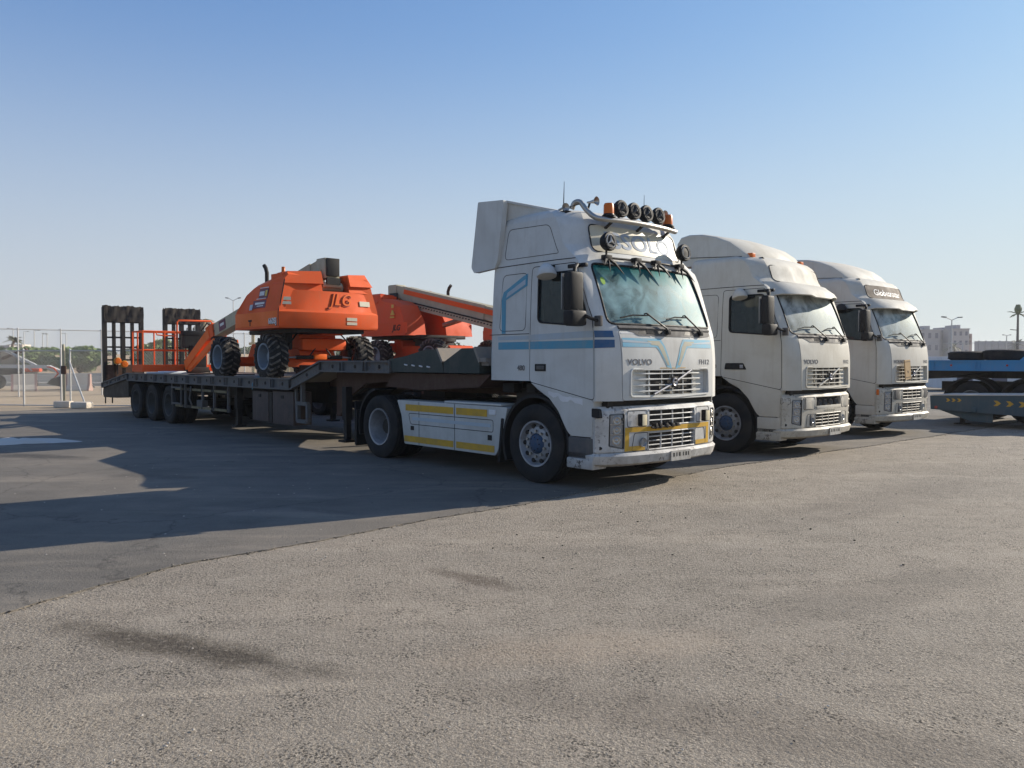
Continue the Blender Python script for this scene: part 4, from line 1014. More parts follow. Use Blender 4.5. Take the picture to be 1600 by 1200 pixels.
def lift(label, loc, rz, dec, group, body='orange', bodyB='orangeB'):
    t = thing("boom_lift", label, "boom lift", loc, rz, group)
    for x in (1.2,-1.2):
        for s in (-1, 1): lugwheel(t, x, s*1.03, s)
    m = MB()
    m.prism(rounded([(-1.25,.32), (1.25,.32), (1.35,.45), (1.1,.78), (-1.1,.78), (-1.35,.45)], .05), 'y', -.42, .42, body)
    for x in (1.2,-1.2): m.box((x,0,.40), (.22,1.75,.16), body, bev=.02); m.box((x+.16 if x > 0 else x-.16,0,.30), (.10,1.7,.10), body, bev=.01)
    for s in (-1, 1):
        m.tube([(1.36,s*.15,.46), (1.36,s*.55,.46)], .045, 'dark', 10); m.tube([(1.36,s*.55,.46), (1.36,s*.78,.45)], .02, 'chrome', 8); m.box((1.2,s*.78,.47), (.3,.1,.3), 'dark', bev=.03)
        m.tube([(1.2,s*.3,.95), (1.35,s*.5,1.0), (1.42,s*.72,.75), (1.3,s*.8,.55)], .018, 'black', 6); m.tube([(1.2,s*.1,.9), (1.42,s*.05,.75), (1.42,s*.25,.5)], .016, 'black', 6)
    m.box((1.1,0,.80), (.4,.9,.32), body, bev=.05); m.box((1.38,0,.47), (.12,.3,.12), 'orangeB', bev=.02)
    m.lathe([(0,.22), (.85,.22)], (1.28,-.55,.76), (0,1,0), body, 20) if False else m.box((1.32,.1,.74), (.25,1.1,.28), body, bev=.1)
    m.box((1.30,-.72,.80), (.2,.16,.36), 'black', bev=.03)
    m.build("chassis", t, 40)
    m = MB(); m.lathe([(0,.55), (.12,.55), (.12,.6), (.22,.6), (.22,0)], (0,0,.78), (0,0,1), 'dark', 32); m.box((.75,0,1.02), (2.3,1.6,.10), 'dark', bev=.02)
    m.box((1.3,.2,.98), (.6,.5,.08), 'red', bev=.02); m.build("turntable", t, 40)
    # counterweight and hoods
    zb, zk, zt = 1.06, 1.42, 2.22
    cw = MB()
    def xface(y, z): 
        i = 0 if z < 1.40 else (.04+.08*(z-1.44)/.41); return 2.05-.8*i-.14*((y+.025)/1.175)**2
    def lay(z, inset, xf=2.05, y0=-1.2, y1=1.15, xr=1.83):
        i = inset; pts = []; n = 8
        for k in range(n+1):
            u = -1+2*k/n; y = (y0+y1)/2+u*((y1-y0)/2-i); pts.append((xf-i*.8-.14*u*u, y, z))
        return [(xr, y0+i, z)] + pts + [(xr, y1-i, z)]
    cw.hull([lay(zb, .02), lay(zb+.04, 0), lay(zk-.03, 0), lay(zk+.02, .04), lay(1.85, .12)], body)
    def cheek(y0, y1, o0, o1):
        cw.add([(1.2,y0,1.85), (1.93-o0,y0,1.85), (1.93-o1,y1,1.85), (1.2,y1,1.85), (1.2,y0,2.20), (1.80-o0,y0,2.20), (1.80-o1,y1,2.20), (1.2,y1,2.20)], [(0,3,2,1), (4,5,6,7), (0,1,5,4), (1,2,6,5), (2,3,7,6), (3,0,4,7)], body)
    cheek(-1.02,-.22,.09,0); cheek(.42,.98,.0,.07)
    for (ya, yb_, s) in ((-1.06,-.22,-1), (.42,1.03,1)):      # brow panels over the counterweight
        xa, xb = (1.86, 1.97) if s < 0 else (1.97, 1.88)
        cw.add([(1.3,ya,1.98), (xa,ya,1.98), (xb,yb_,2.00), (1.3,yb_,2.00), (1.3,ya+(.14 if s < 0 else 0),2.235), (xa-.10,ya+(.14 if s < 0 else 0),2.235), (xb-.10,yb_-(.14 if s > 0 else 0),2.27), (1.3,yb_-(.14 if s > 0 else 0),2.27)], [(0,3,2,1), (4,5,6,7), (0,1,5,4), (1,2,6,5), (2,3,7,6), (3,0,4,7)], body)
    cwo = cw.build("counterweight", t, 25)
    def hood(s, y0, y1, xr, nm="engine_hood"):
        h = MB()
        prof = [(xr,1.06), (xr+.02,1.12), (xr+.08,1.45), (xr+.38,1.90), (xr+.70,2.03), (1.78,2.21), (1.84,2.16), (1.90,1.45), (1.88,1.06)]
        def yo(z): return y1 if z < 1.46 else y1-.02-.12*(z-1.45)/.6
        s0 = [(x, s*yo(z), z if z < 1.5 else z-.08) for x, z in prof]
        s1 = [(x, s*(y1-.24), z) for x, z in prof]; s2 = [(x, s*y0, z) for x, z in prof]
        h.hull([s0, s1, s2], body); return h.build(nm, t, 25)
    h1 = hood(-1, .22, 1.19, -.26)
    h2 = hood(1, .42, 1.14, -.14)
    hy = lambda z: -(1.19 if z < 1.46 else 1.17-.12*(z-1.45)/.6)
    d = MB()
    # lower band, latch and stickers lying on the leaning side
    lean = Matrix.Rotation(math.atan2(.12,.6), 4, 'X').inverted()
    def plate(x, z, w_, h_, mt, off=.004): d.box((x, hy(z)-off, z), (w_, .006, h_), mt, Matrix.Rotation(-math.atan(.2) if z > 1.46 else 0, 4, 'X'))
    for s, y in ((-1, 1.19), (1, 1.14)): d.box((.82,s*(y+.003),1.26), (2.08,.012,.30), bodyB, bev=.004)
    d.tube([(1.885,hy(z)-.004,z) for z in (1.10,1.44,1.48,1.75,2.05)], .012, 'dark', 5)
    plate(.55, 1.24, .16, .04, 'dark', .012); plate(.55, 1.18, .03, .10, 'dark', .012)
    if dec == 1:
        plate(1.02, 1.80, .42, .22, 'sign'); plate(.90, 1.585, .62, .17, 'sign'); plate(.95, 1.81, .22, .09, 'signw', .009); plate(1.15, 1.81, .09, .13, 'signy', .009); plate(1.02, 1.93, .40, .015, 'signw', .009); plate(.95, 1.70, .44, .015, 'signw', .009)
        plate(.52, 1.53, .14, .12, 'blueL', .009)
        plate(.92, 1.60, .44, .045, 'signw', .009); plate(.95, 1.545, .30, .02, 'signw', .009)
        vs, fs = text("660SJ", .17, .002, .004); d.add([(v[0]+1.62, -1.204-v[2], v[1]+1.20) for v in vs], fs, 'signw'); d.add([(v[0]+1.63, -1.201-v[2], v[1]+1.188) for v in vs], fs, 'dark')
    if dec == 2:
        vs, fs = text("JLG", .22, .003, .005, shear=.3); d.add([(-v[0]+.25, 1.155+v[2], v[1]+1.26) for v in vs], fs, 'dark')
        d.prism([(.38,1.62), (.55,1.62), (.465,1.76)], 'y', 1.10, 1.13, 'signy'); d.box((.465,1.115,1.86), (.09,.012,.09), 'signy'); d.box((.465,1.13,1.56), (.18,.012,.04), 'signy')
    d.build("decal", h1 if dec != 2 else h2)
    d = MB()
    for dy, dz, ex, mt in ((0, 0, .008, 'redk'), (.018, .014, .018, bodyB)):
        vs, fs = text("JLG", .36, .003, .014 if mt == 'redk' else .0, .62 if mt == 'redk' else .585, .35)
        yb, zc = .14+dy, 1.655+dz
        d.add([(xface(v[0]+yb, v[1]+zc)+ex+v[2], v[0]+yb, v[1]+zc) for v in vs], fs, mt)
    for (y, z, w_, h_) in ((.80,1.62,.28,.11), (.42,1.27,.26,.07), (.42,1.18,.26,.06), (-1.02,1.66,.18,.07), (-1.02,1.57,.18,.06)): d.box((xface(y, z)+.004, y, z), (.01,w_,h_), 'signbase', Matrix.Rotation(.2*y, 4, 'Z') @ Matrix.Rotation(-.155 if z > 1.42 else 0, 4, 'Y'))
    d.build("decal", cwo)
    m = MB(); m.tube([(.15,-.62,2.1), (.15,-.62,2.35), (.10,-.62,2.45), (.02,-.62,2.52)], .045, 'dark', 10); m.build("exhaust", t, 50)
    m = MB(); m.lathe([(0,.05), (.04,.05), (.05,.04), (.15,.038), (.16,0)], (.95,-.62,2.26), (0,0,1), 'orangeL', 16); m.build("beacon", t, 50)
    # boom
    m = MB(); a = Vector((1.55,.08,2.40)); b = Vector((-4.35,.06,1.18)); mc = 'boom'
    d_ = (b-a).normalized()
    m.bar(a, b, .30, .34, mc); m.bar(a+d_*.4, a+d_*3.9, .34, .38, mc)
    m.box((1.62,.08,2.36), (.36,.36,.44), mc, bev=.02); m.box((1.83,.08,2.38), (.05,.30,.38), 'dark', bev=.01); m.box((1.84,.08,2.08), (.06,.32,.14), 'dark')
    m.tube([(1.66,-.2,1.96), (1.66,.38,1.96)], .09, 'boom', 14); m.tube([(1.78,-.15,2.0), (1.78,.3,2.0)], .06, 'boom', 14)
    for s in (-1, 1): m.box((1.5,.08+s*.22,2.08), (.35,.05,.5), mc if s < 0 else 'dark', bev=.01)
    m.tube([(-.4,0,1.35), (-1.5,0,1.55)], .07, 'chrome', 10)
    bo = m.build("boom", t, 30)
    m = MB()
    if dec == 2:
        for s in (-1, 1):
            u = Vector((0,s*.185,0)); m.bar(a+d_*.5+u+Vector((0,0,.05)), a+d_*5.9+u+Vector((0,0,.04)), .012, .13, 'orange')
            v = Vector((0,s*.20,-.30)); m.bar(a+d_*1.0+v, a+d_*5.6+v, .06, .14, 'boom')
            for i in range(38): p = a+d_*(1.1+i*.12)+Vector((0,s*.235,-.27)); m.box(p, (.05,.02,.03), 'dark')
            m.bar(a+d_*1.0+Vector((0,s*.22,-.20)), a+d_*5.6+Vector((0,s*.22,-.20)), .03, .03, 'dark')
        m.build("hose_track", bo)
    else:
        p = a+d_*5.3; rt = Matrix.Rotation(math.atan2(-d_.z, d_.x)+math.pi, 4, 'Y'); m.box(p+Vector((0,-.155,.0)), (.42,.012,.26), 'sign', rt); m.box(p+Vector((0,-.163,.02)), (.24,.006,.07), 'signw', rt); m.build("decal", bo)
    # jib and basket
    m = MB(); J0 = Vector((-4.45,.02,1.15)); J1 = Vector((-6.45,.1,.15))
    m.bar(J0+Vector((.25,0,.08)), J0+Vector((-.2,0,-.05)), .30, .36, body); m.box(J0+Vector((.18,0,-.1)), (.2,.26,.34), 'dark', bev=.03)
    m.bar(J0+Vector((0,-.10,0)), J1+Vector((0,-.10,.10)), .12, .26, bodyB); m.bar(J0+Vector((.3,-.10,-.22)), J1+Vector((.2,-.10,-.0)), .08, .14, bodyB); m.bar(J0+Vector((.4,.45,-.25)), J1+Vector((.4,.45,.02)), .10, .12, bodyB)
    m.tube([J0+Vector((.1,0,.1)), J0+Vector((.0,-.2,.25)), J0+Vector((-.4,-.2,.05))], .02, 'black', 6); m.build("jib", t, 40)
    m = MB(); x0, x1, y0, y1 = -7.95, -7.05, -1.02, 1.42; zt_ = 1.24
    m.box(((x0+x1)/2,(y0+y1)/2,.10), (x1-x0,y1-y0,.04), body)
    for (a_, b_) in (((x0,y0),(x1,y0)), ((x1,y0),(x1,y1)), ((x1,y1),(x0,y1)), ((x0,y1),(x0,y0))):
        m.bar((a_[0],a_[1],.17), (b_[0],b_[1],.17), .03, .20, body)
        for z in (.70, zt_): m.tube([(a_[0],a_[1],z), (b_[0],b_[1],z)], .022, body, 8)
        L_ = math.hypot(b_[0]-a_[0], b_[1]-a_[1]); n = 2 if L_ < 1.5 else 4
        for i in range(n): 
            f = i/n; m.tube([(a_[0]+(b_[0]-a_[0])*f, a_[1]+(b_[1]-a_[1])*f, .1), (a_[0]+(b_[0]-a_[0])*f, a_[1]+(b_[1]-a_[1])*f, zt_)], .022, body, 8)
    m.tube([(x1,-.05,.2), (x1,-.05,1.52), (x1,-.0,1.58), (x1,.95,1.58), (x1,1.0,1.52), (x1,1.0,.2)], .028, body, 8)
    m.tube([(x1,-.65,zt_), (x1,-.62,zt_-.1), (x1,-.4,zt_-.12), (x1,-.1,zt_-.12)], .02, body, 8)
    bk = m.build("basket", t, 50)
    m = MB(); m.box((-6.98,.48,1.20), (.25,.85,.16), 'black', bev=.03); m.prism([(-7.1,1.12), (-6.86,1.12), (-6.88,.75), (-7.05,.75)], 'y', .10, .85, 'black'); m.box((-6.8,.45,.5), (.35,.42,.7), 'black', bev=.05); m.box((-6.7,.4,.12), (.5,.6,.16), 'dark', bev=.03)
    for y in (.2,.4,.7): m.tube([(-6.95,y,1.28), (-6.93,y,1.36)], .015, 'black', 6)
    m.build("control_console", bk, 40)
    return t
GL = "orange telescopic boom lifts loaded on the trailers"
lift("orange boom lift with a maroon sign and raised counterweight lettering, on the nearest trailer", L2W((-9.55,.10,1.235), T1), T1[1], 1, GL)
lift("red-orange boom lift facing the other way, its long cream boom sloping towards the blue-striped truck", L2W((-10.2,.45,1.255), T2), T2[1]+math.pi+R(1), 2, GL, 'red', 'red')
lift("farthest red boom lift, seen just left of the blue-striped cab", L2W((-10.9,.6,1.255), T3), T3[1]+math.pi, 3, GL, 'red', 'red')
# strap and pallet items on the deck
m = MB(); m.box((0,0,0), (.9,.7,.04), 'blueL', bev=.01); m.box((.1,.1,.03), (.6,.5,.03), 'signw', bev=.01)
o = m.build("folded_sheet", None); o.location = L2W((-15.6,-.6,1.285), T1); o.rotation_euler = (0,0,T1[1]+.2); tag(o, "pale blue folded sheet lying on the deck beside the basket", "sheet")
m = MB(); 
for i in range(16):
    f = i/15; p = (f*.55, -.02*math.sin(i), .02+.30*f*f+.01*(i % 2)); m.box(p, (.05,.025,.018), 'galv', ('X', i*1.57))
m.tube([(0,0,.02), (-.05,-.15,.0), (-.05,-.2,-.15), (-.05,-.2,-.25)], .012, 'blue', 5)
o = m.build("tie_down_chain", None); o.location = L2W((-8.55,-1.05,1.27), T1); o.rotation_euler = (0,0,T1[1]+.15); tag(o, "steel tie down chain hooked over the trailer edge at the lift's front wheel", "chain")
m = MB(); m.tube([(0,0,.01), (.3,.5,.03), (.5,.9,.01), (.9,1.3,.01)], .015, 'black', 5); m.tube([(0,0,.01), (-.02,-.12,-.02), (0,-.16,-.2)], .012, 'black', 5)
o = m.build("ratchet_strap", None); o.location = L2W((-12.6,-1.08,1.27), T1); o.rotation_euler = (0,0,T1[1]); tag(o, "black ratchet strap running over the trailer edge behind the lift", "strap")

# ---------------------------------------------------------------- blue low loader and slate trailer at the far right
ORG = (0, 15, 0)
t = thing("blue_trailer", "blue flatbed gooseneck trailer carrying two tyres, right of the truck row", "trailer", L2W((0,15,0), T1), T1[1])
m = MB(); m.box((1.2,16.2,1.60), (5.0,2.5,.06), 'bluep'); m.build("deck", t)
m = MB()
for y in (15.0, 17.45):
    m.box((1.2,y,1.48), (5.0,.08,.24), 'bluep')
    for z in (1.62,1.37): m.box((1.2,y-.05 if y < 16 else y+.05,z), (5.0,.05,.035), 'bluep')
    for x in (-1.25,-1.05,-.0,.1,1.3,1.4,2.6,2.7): m.box((x,y-.05 if y < 16 else y+.05,1.49), (.03,.05,.22), 'bluep')
    for x in (-.6,.75,2.0): m.lathe([(0,.03), (.012,.025), (.013,0)], (x,y-.045,1.50), (0,-1,0), 'redL', 10)
m.build("side_rail", t)
m = MB(); m.prism([(1.02,1.63), (1.30,1.90), (1.55,2.02), (2.6,2.02), (2.9,1.63)], 'y', 14.98, 15.45, 'bluep'); m.build("wheel_chock_ramp", t)
m = MB(); m.prism([(-1.3,1.36), (-1.3,1.12), (.3,1.33), (3.7,1.34), (3.7,1.36)], 'y', 15.1, 17.3, 'dark'); m.box((1.2,16.2,1.25), (4.4,1.0,.2), 'dark'); m.build("underframe", t)
ORG = (0, 0, 0)
for i, (x, y, lb) in enumerate(((-.42,15.62,"worn truck tyre lying on the blue trailer, left of two"), (.50,15.66,"larger truck tyre lying on the blue trailer, right of two"))):
    m = MB(); r_ = .47 if i == 0 else .52; hh = .25 if i == 0 else .29
    m.lathe([(.02,.28), (0,.34), (.01,r_-.06), (.04,r_-.01), (.07,r_), (hh-.07,r_), (hh-.04,r_-.01), (hh-.01,r_-.06), (hh,.34), (hh-.02,.28), (.02,.28)], (0,0,0), (0,0,1), 'rubber', 40)
    for k in range(40):
        a = 2*math.pi*k/40
        for z in (.06, hh-.06): m.box((math.cos(a)*(r_+.001),math.sin(a)*(r_+.001),z), (.012,.05,.04), 'rubber', ('Z', a))
    o = m.build("truck_tyre", None, 40); o.location = L2W((x, y, 1.632), T1); tag(o, lb, "tyre", "tyres lying on the blue trailer")
t = thing("tractor_chassis", "dark tractor chassis with tandem wheels under the blue trailer", "truck", L2W((.5,15.3,0), T1), T1[1])
ORG = (.5, 15.3, 0)
for x in (-.15, 1.22, 4.6):
    for s, y in ((-1, 15.25), (1, 17.1)): wheel("wheel", t, x, y, s, kind='rear', dual=(x < 3))
m = MB(); 
for y in (15.75, 16.6): m.box((2.4,y,.92), (7.0,.09,.26), 'dark')
for x in (-.15, 1.22): m.box((x,16.17,.525), (.2,1.6,.2), 'dark')
m.build("chassis_frame", t)
for x in (-.15, 1.22):
    g = MB(); n = 16; vs = []
    for i in range(n+1):
        a = R(10)+R(160)*i/n
        for r_ in (.60,.64):
            for y in (15.05, 15.75): vs.append((x+r_*math.cos(a)*1.08, y, .54+r_*math.sin(a)))
    fs = []
    for i in range(n): k = i*4; fs += [(k,k+1,k+5,k+4), (k+2,k+6,k+7,k+3), (k,k+4,k+6,k+2), (k+1,k+3,k+7,k+5)]
    g.add(vs, fs, 'black'); g.build("mudguard", t, 40)
ORG = (.8, 13.1, 0)
t = thing("flat_trailer", "slate blue low flat trailer with yellow chevrons in front of the blue one", "trailer", L2W((.8,13.1,0), T1), T1[1])
m = MB(); m.prism([(-.40,.74), (5.5,.90), (5.5,.36), (2.0,.30), (-.38,.40)], 'y', 13.0, 13.06, 'slate'); m.prism([(-.30,.42), (1.0,.36), (1.0,.12), (.5,.14)], 'y', 13.1, 13.14, 'slate')
m.build("side_panel", t)
m = MB(); m.prism([(-.36,.745), (5.5,.905), (5.5,.925), (-.36,.765)], 'y', 12.98, 14.6, 'conc'); m.prism([(-.36,.60), (5.5,.80), (5.5,.90), (-.36,.74)], 'y', 13.07, 14.6, 'slate'); m.build("deck", t)
m = MB()
for x0, z0 in ((-.02,.64), (.11,.642), (.24,.645), (1.05,.60), (1.32,.595), (1.58,.59)):
    k = 1 if x0 < .5 else 1.6
    m.prism([(x0,z0+.04*k), (x0+.05*k,z0+.04*k), (x0+.10*k,z0), (x0+.05*k,z0-.04*k), (x0,z0-.04*k), (x0+.04*k,z0)], 'y', 12.995, 12.999, 'yellow')
m.build("chevron_sticker", t)
m = MB(); m.lathe([(0,.07), (.02,.07), (.03,.05), (.03,0)], (.62,13.0,.42), (0,-1,0), 'slate', 20); m.lathe([(0,.04), (.03,.03), (.03,0)], (-.25,13.0,.45), (0,-1,0), 'redL', 14); m.build("hub_cap", t, 40)
for x in (2.9, 4.1, 5.3):
    wheel("wheel", t, x, 13.75, -1, rad=.38, wd=.25, kind='trailer')
m = MB(); m.box((.1,13.8,.28), (.1,.1,.56), 'dark'); m.box((.1,13.8,.02), (.3,.3,.03), 'dark'); m.build("landing_leg", t)
ORG = (0, 0, 0)

# ---------------------------------------------------------------- ground
def sheet(name, pts, z, mat, kind='structure'):
    m = MB(); m.add([(x, y, z) for x, y in pts], [list(range(len(pts)))], mat); o = m.build(name, None, recalc=False)
    if o.data.polygons[0].normal.z < 0: o.data.flip_normals()
    return structure(o, kind)
def groundmat(name, c_lo, c_hi, agg, stains=(), dust=(.3,.25,.19), dustamt=.4, bump=.5, scale=1.0, rough=.85, cracks=0):
    m, nt, p = newmat(name); tc = N(nt, "ShaderNodeTexCoord"); co = tc.outputs["Object"]
    big = noise(nt, .35*scale, 6, .6, co, .5); mid = noise(nt, 2.6*scale, 7, .65, co); fine = noise(nt, 60, 4, .75, co)
    c = mix(nt, ramp(nt, mid.outputs[0], .3, .72).outputs[0], c_lo, c_hi)
    c = mix(nt, mul(nt, ramp(nt, big.outputs[0], .4, .7).outputs[0], dustamt), c, dust)
    for (rot, sx_, sy__, sc_n, lo, hi, k, tint) in ((-38, .5, 1.6, .8, .5, .74, .32, tuple(q*.55 for q in c_lo)), (-44, .45, 1.5, .7, .52, .72, dustamt*1.1, tuple(min(1, q*1.35) for q in dust)), (-42, .15, 3.0, 1.0, .56, .7, .25, tuple(min(1, q*1.15) for q in dust)), (35, .8, 1.0, .45, .52, .68, .35, tuple(q*.62 for q in c_lo))):
        mp = N(nt, "ShaderNodeMapping"); mp.inputs["Rotation"].default_value = (0,0,R(rot)); mp.inputs["Scale"].default_value = (sx_, sy__, 1); nt.links.new(co, mp.inputs[0])
        stk = noise(nt, sc_n, 8, .66, mp.outputs[0], .3); c = mix(nt, mul(nt, ramp(nt, stk.outputs[0], lo, hi).outputs[0], k), c, tint)
    vo = N(nt, "ShaderNodeTexVoronoi"); vo.inputs["Scale"].default_value = 190; nt.links.new(co, vo.inputs["Vector"])
    vb = N(nt, "ShaderNodeTexVoronoi"); vb.inputs["Scale"].default_value = 105; nt.links.new(co, vb.inputs["Vector"])
    sp = N(nt, "ShaderNodeSeparateColor"); nt.links.new(vo.outputs["Color"], sp.inputs[0])
    sb = N(nt, "ShaderNodeSeparateColor"); nt.links.new(vb.outputs["Color"], sb.inputs[0])
    pat = ramp(nt, noise(nt, 3.5, 5, .6, co).outputs[0], .35, .65).outputs[0]
    def pm_(s_, k): 
        m_ = N(nt, "ShaderNodeMath", operation='MULTIPLY'); nt.links.new(s_, m_.inputs[0]); nt.links.new(pat, m_.inputs[1]); return mul(nt, m_.outputs[0], k)
    c = mix(nt, mul(nt, ramp(nt, sp.outputs[0], .70, .80).outputs[0], agg*.75), c, tuple(min(1, q*1.6) for q in c_hi))
    c = mix(nt, pm_(ramp(nt, sb.outputs[1], .78, .84).outputs[0], agg*1.0), c, tuple(q*.22 for q in c_lo))
    c = mix(nt, mul(nt, ramp(nt, fine.outputs[0], .5, .75).outputs[0], agg*.5), c, tuple(q*.5 for q in c_lo))
    if cracks:
        vc = N(nt, "ShaderNodeTexVoronoi"); vc.feature = 'DISTANCE_TO_EDGE'; vc.inputs["Scale"].default_value = .28
        nd = noise(nt, 1.3, 5, .6, co); va = N(nt, "ShaderNodeVectorMath", operation='ADD'); nt.links.new(co, va.inputs[0]); nt.links.new(nd.outputs["Color"], va.inputs[1]); nt.links.new(va.outputs[0], vc.inputs["Vector"])
        cr = ramp(nt, vc.outputs["Distance"], .0, .006, (1,1,1,1), (0,0,0,1)); c = mix(nt, mul(nt, cr.outputs[0], cracks), c, tuple(q*.3 for q in c_lo))
    for (x, y, ang, lx, ly, amt, col) in stains:     # oil stains and dropped dirt, each with its own outline
        mp = N(nt, "ShaderNodeMapping"); mp.vector_type = 'TEXTURE'; mp.inputs["Location"].default_value = (x, y, 0); mp.inputs["Rotation"].default_value = (0,0,ang); mp.inputs["Scale"].default_value = (lx, ly, 1)
        nt.links.new(co, mp.inputs[0]); ns = noise(nt, 3.0, 5, .6, co)
        ad = N(nt, "ShaderNodeVectorMath", operation='LENGTH'); nt.links.new(mp.outputs[0], ad.inputs[0])
        s_ = N(nt, "ShaderNodeMath", operation='MULTIPLY_ADD'); nt.links.new(ns.outputs[0], s_.inputs[0]); s_.inputs[1].default_value = 1.3; nt.links.new(ad.outputs["Value"], s_.inputs[2])
        rp = ramp(nt, s_.outputs[0], 1.0, 1.6, (1,1,1,1), (0,0,0,1)); rp.inputs[0].default_value = 0
        sc_ = mul(nt, s_.outputs[0], .5); nt.links.new(sc_, rp.inputs[0]); rp.color_ramp.elements[0].position = .55; rp.color_ramp.elements[1].position = .85
        bk_ = noise(nt, 22, 5, .7, co); bm_ = N(nt, "ShaderNodeMath", operation='MULTIPLY'); nt.links.new(ramp(nt, bk_.outputs[0], .28, .50).outputs[0], bm_.inputs[0]); nt.links.new(mul(nt, rp.outputs[0], amt), bm_.inputs[1])
        c = mix(nt, bm_.outputs[0], c, col)
    nt.links.new(c, p.inputs["Base Color"]); p.inputs["Roughness"].default_value = rough; p.inputs["Specular IOR Level"].default_value = .3
    bn = N(nt, "ShaderNodeBump"); bn.inputs["Strength"].default_value = bump; bn.inputs["Distance"].default_value = .02
    h = N(nt, "ShaderNodeMath", operation='ADD'); nt.links.new(noise(nt, 28, 5, .7, co).outputs[0], h.inputs[0]); nt.links.new(fine.outputs[0], h.inputs[1]); nt.links.new(h.outputs[0], bn.inputs["Height"]); nt.links.new(bn.outputs[0], p.inputs["Normal"])
    return m
MT['sand'] = groundmat("sandy_ground", (.36,.27,.17), (.46,.36,.24), .12, dust=(.42,.33,.22), scale=.3, bump=.2)
MT['sandb'] = groundmat("orange_sand_bank", (.44,.30,.17), (.52,.37,.22), .08, dust=(.5,.38,.25), scale=.3, bump=.2)
MT['asphaltold'] = groundmat("worn_coarse_asphalt", (.232,.200,.158), (.31,.27,.216), 1.0, scale=1.0, dust=(.41,.34,.26), dustamt=.35, bump=.9,
    stains=((-1.95,4.55,R(-23),1.2,.20,.95,(.105,.085,.062)), (-1.75,4.47,R(-23),.9,.07,.8,(.085,.07,.052)), (-.28,5.95,R(-41),.52,.13,.75,(.13,.10,.075)), (-1.35,3.92,R(8),.9,.07,.35,(.46,.39,.30)), (-2.2,3.5,R(10),.8,.3,.3,(.44,.37,.28)), (1.15,3.5,R(-20),1.7,.30,.45,(.13,.108,.085)), (2.6,5.6,R(30),1.6,.35,.4,(.15,.13,.105)), (.35,4.5,R(10),1.0,.3,.35,(.42,.33,.24)), (4.5,9.5,R(40),3,.6,.35,(.14,.12,.1))))
MT['asphaltnew'] = groundmat("smooth_grey_asphalt", (.105,.096,.082), (.158,.143,.121), .3, scale=.7, dust=(.26,.22,.17), dustamt=.45, bump=.4, cracks=.5,
    stains=((-8.1,13.6,-.3,1.3,.35,.8,(.05,.045,.04)), (-4.9,11.2,-.2,.9,.22,.5,(.06,.055,.05)), (-2.0,8.6,-.5,.8,.12,.35,(.05,.05,.05))))
MT['road'] = groundmat("dusty_road", (.17,.16,.145), (.24,.22,.19), .1, dust=(.3,.26,.2), bump=.2)
BIG = 2500
sheet("ground", [(-BIG,-200), (BIG,-200), (BIG,BIG), (-BIG,BIG)], -.008, 'sand')
def LW(x, y): p = L2W((x, y, 0), T1); return (p[0], p[1])
sheet("asphalt_yard", [LW(-21.5,-60), LW(40,-60), LW(40,95), LW(-24.5,95)], -.004, 'asphaltold')
rnd = random.Random(11)
edge = [(2.6,-60), (2.2,-12), (1.68,-7.55), (1.45,-6.9), (1.19,-6.16), (1.10,-4.4), (1.01,-2.54), (.88,-.5), (.77,1.49), (.80,4.5), (.88,7.89), (.9,12), (.7,20), (.5,95)]
pts = []
for (a, b) in zip(edge, edge[1:]):
    n = max(1, min(160, int((b[1]-a[1])/.09))) if -12 <= a[1] < 20 else 4
    for i in range(n):
        f = i/n; pts.append((a[0]+(b[0]-a[0])*f + rnd.uniform(-.016,.016)+.03*math.sin((a[1]+(b[1]-a[1])*f)*2.1), a[1]+(b[1]-a[1])*f))
poly = [LW(x, y) for x, y in pts] + [LW(.5,95), LW(-24.3,95), LW(-21.3,-60)]
mm = MB(); top = [(x, y, .006) for x, y in poly]; n = len(top)
mm.add(top + [(x, y, -.003) for x, y, _ in top], [list(range(n))] + [(i, n+i, n+(i+1) % n, (i+1) % n) for i in range(n)], 'asphaltnew')
structure(mm.build("asphalt_overlay", None))
m = MB(); rnd = random.Random(8); vs = [(0,0,.07)]
for ring, (rr, h_) in enumerate(((.35,.06), (.7,.045), (1.0,.0))):
    for i in range(28):
        a = 2*math.pi*i/28; k = rr*(1+.22*math.sin(3*a+1)+.12*math.sin(7*a)+rnd.uniform(-.16,.16)); vs.append((k*.85*math.cos(a), k*.42*math.sin(a), h_+(rnd.uniform(0,.03) if ring < 2 else 0)))
fs = [(0, 1+i, 1+(i+1) % 28) for i in range(28)]
for r_ in range(2):
    for i in range(28): a = 1+r_*28+i; b = 1+r_*28+(i+1) % 28; fs.append((a, a+28, b+28, b))
m.add(vs, fs, 'powder'); o = m.build("powder_spill", None, 60); o.location = (-9.75, 15.85, .007); o.rotation_euler = (0,0,.1); tag(o, "patch of white powder spilled on the shaded asphalt at left", "powder spill")
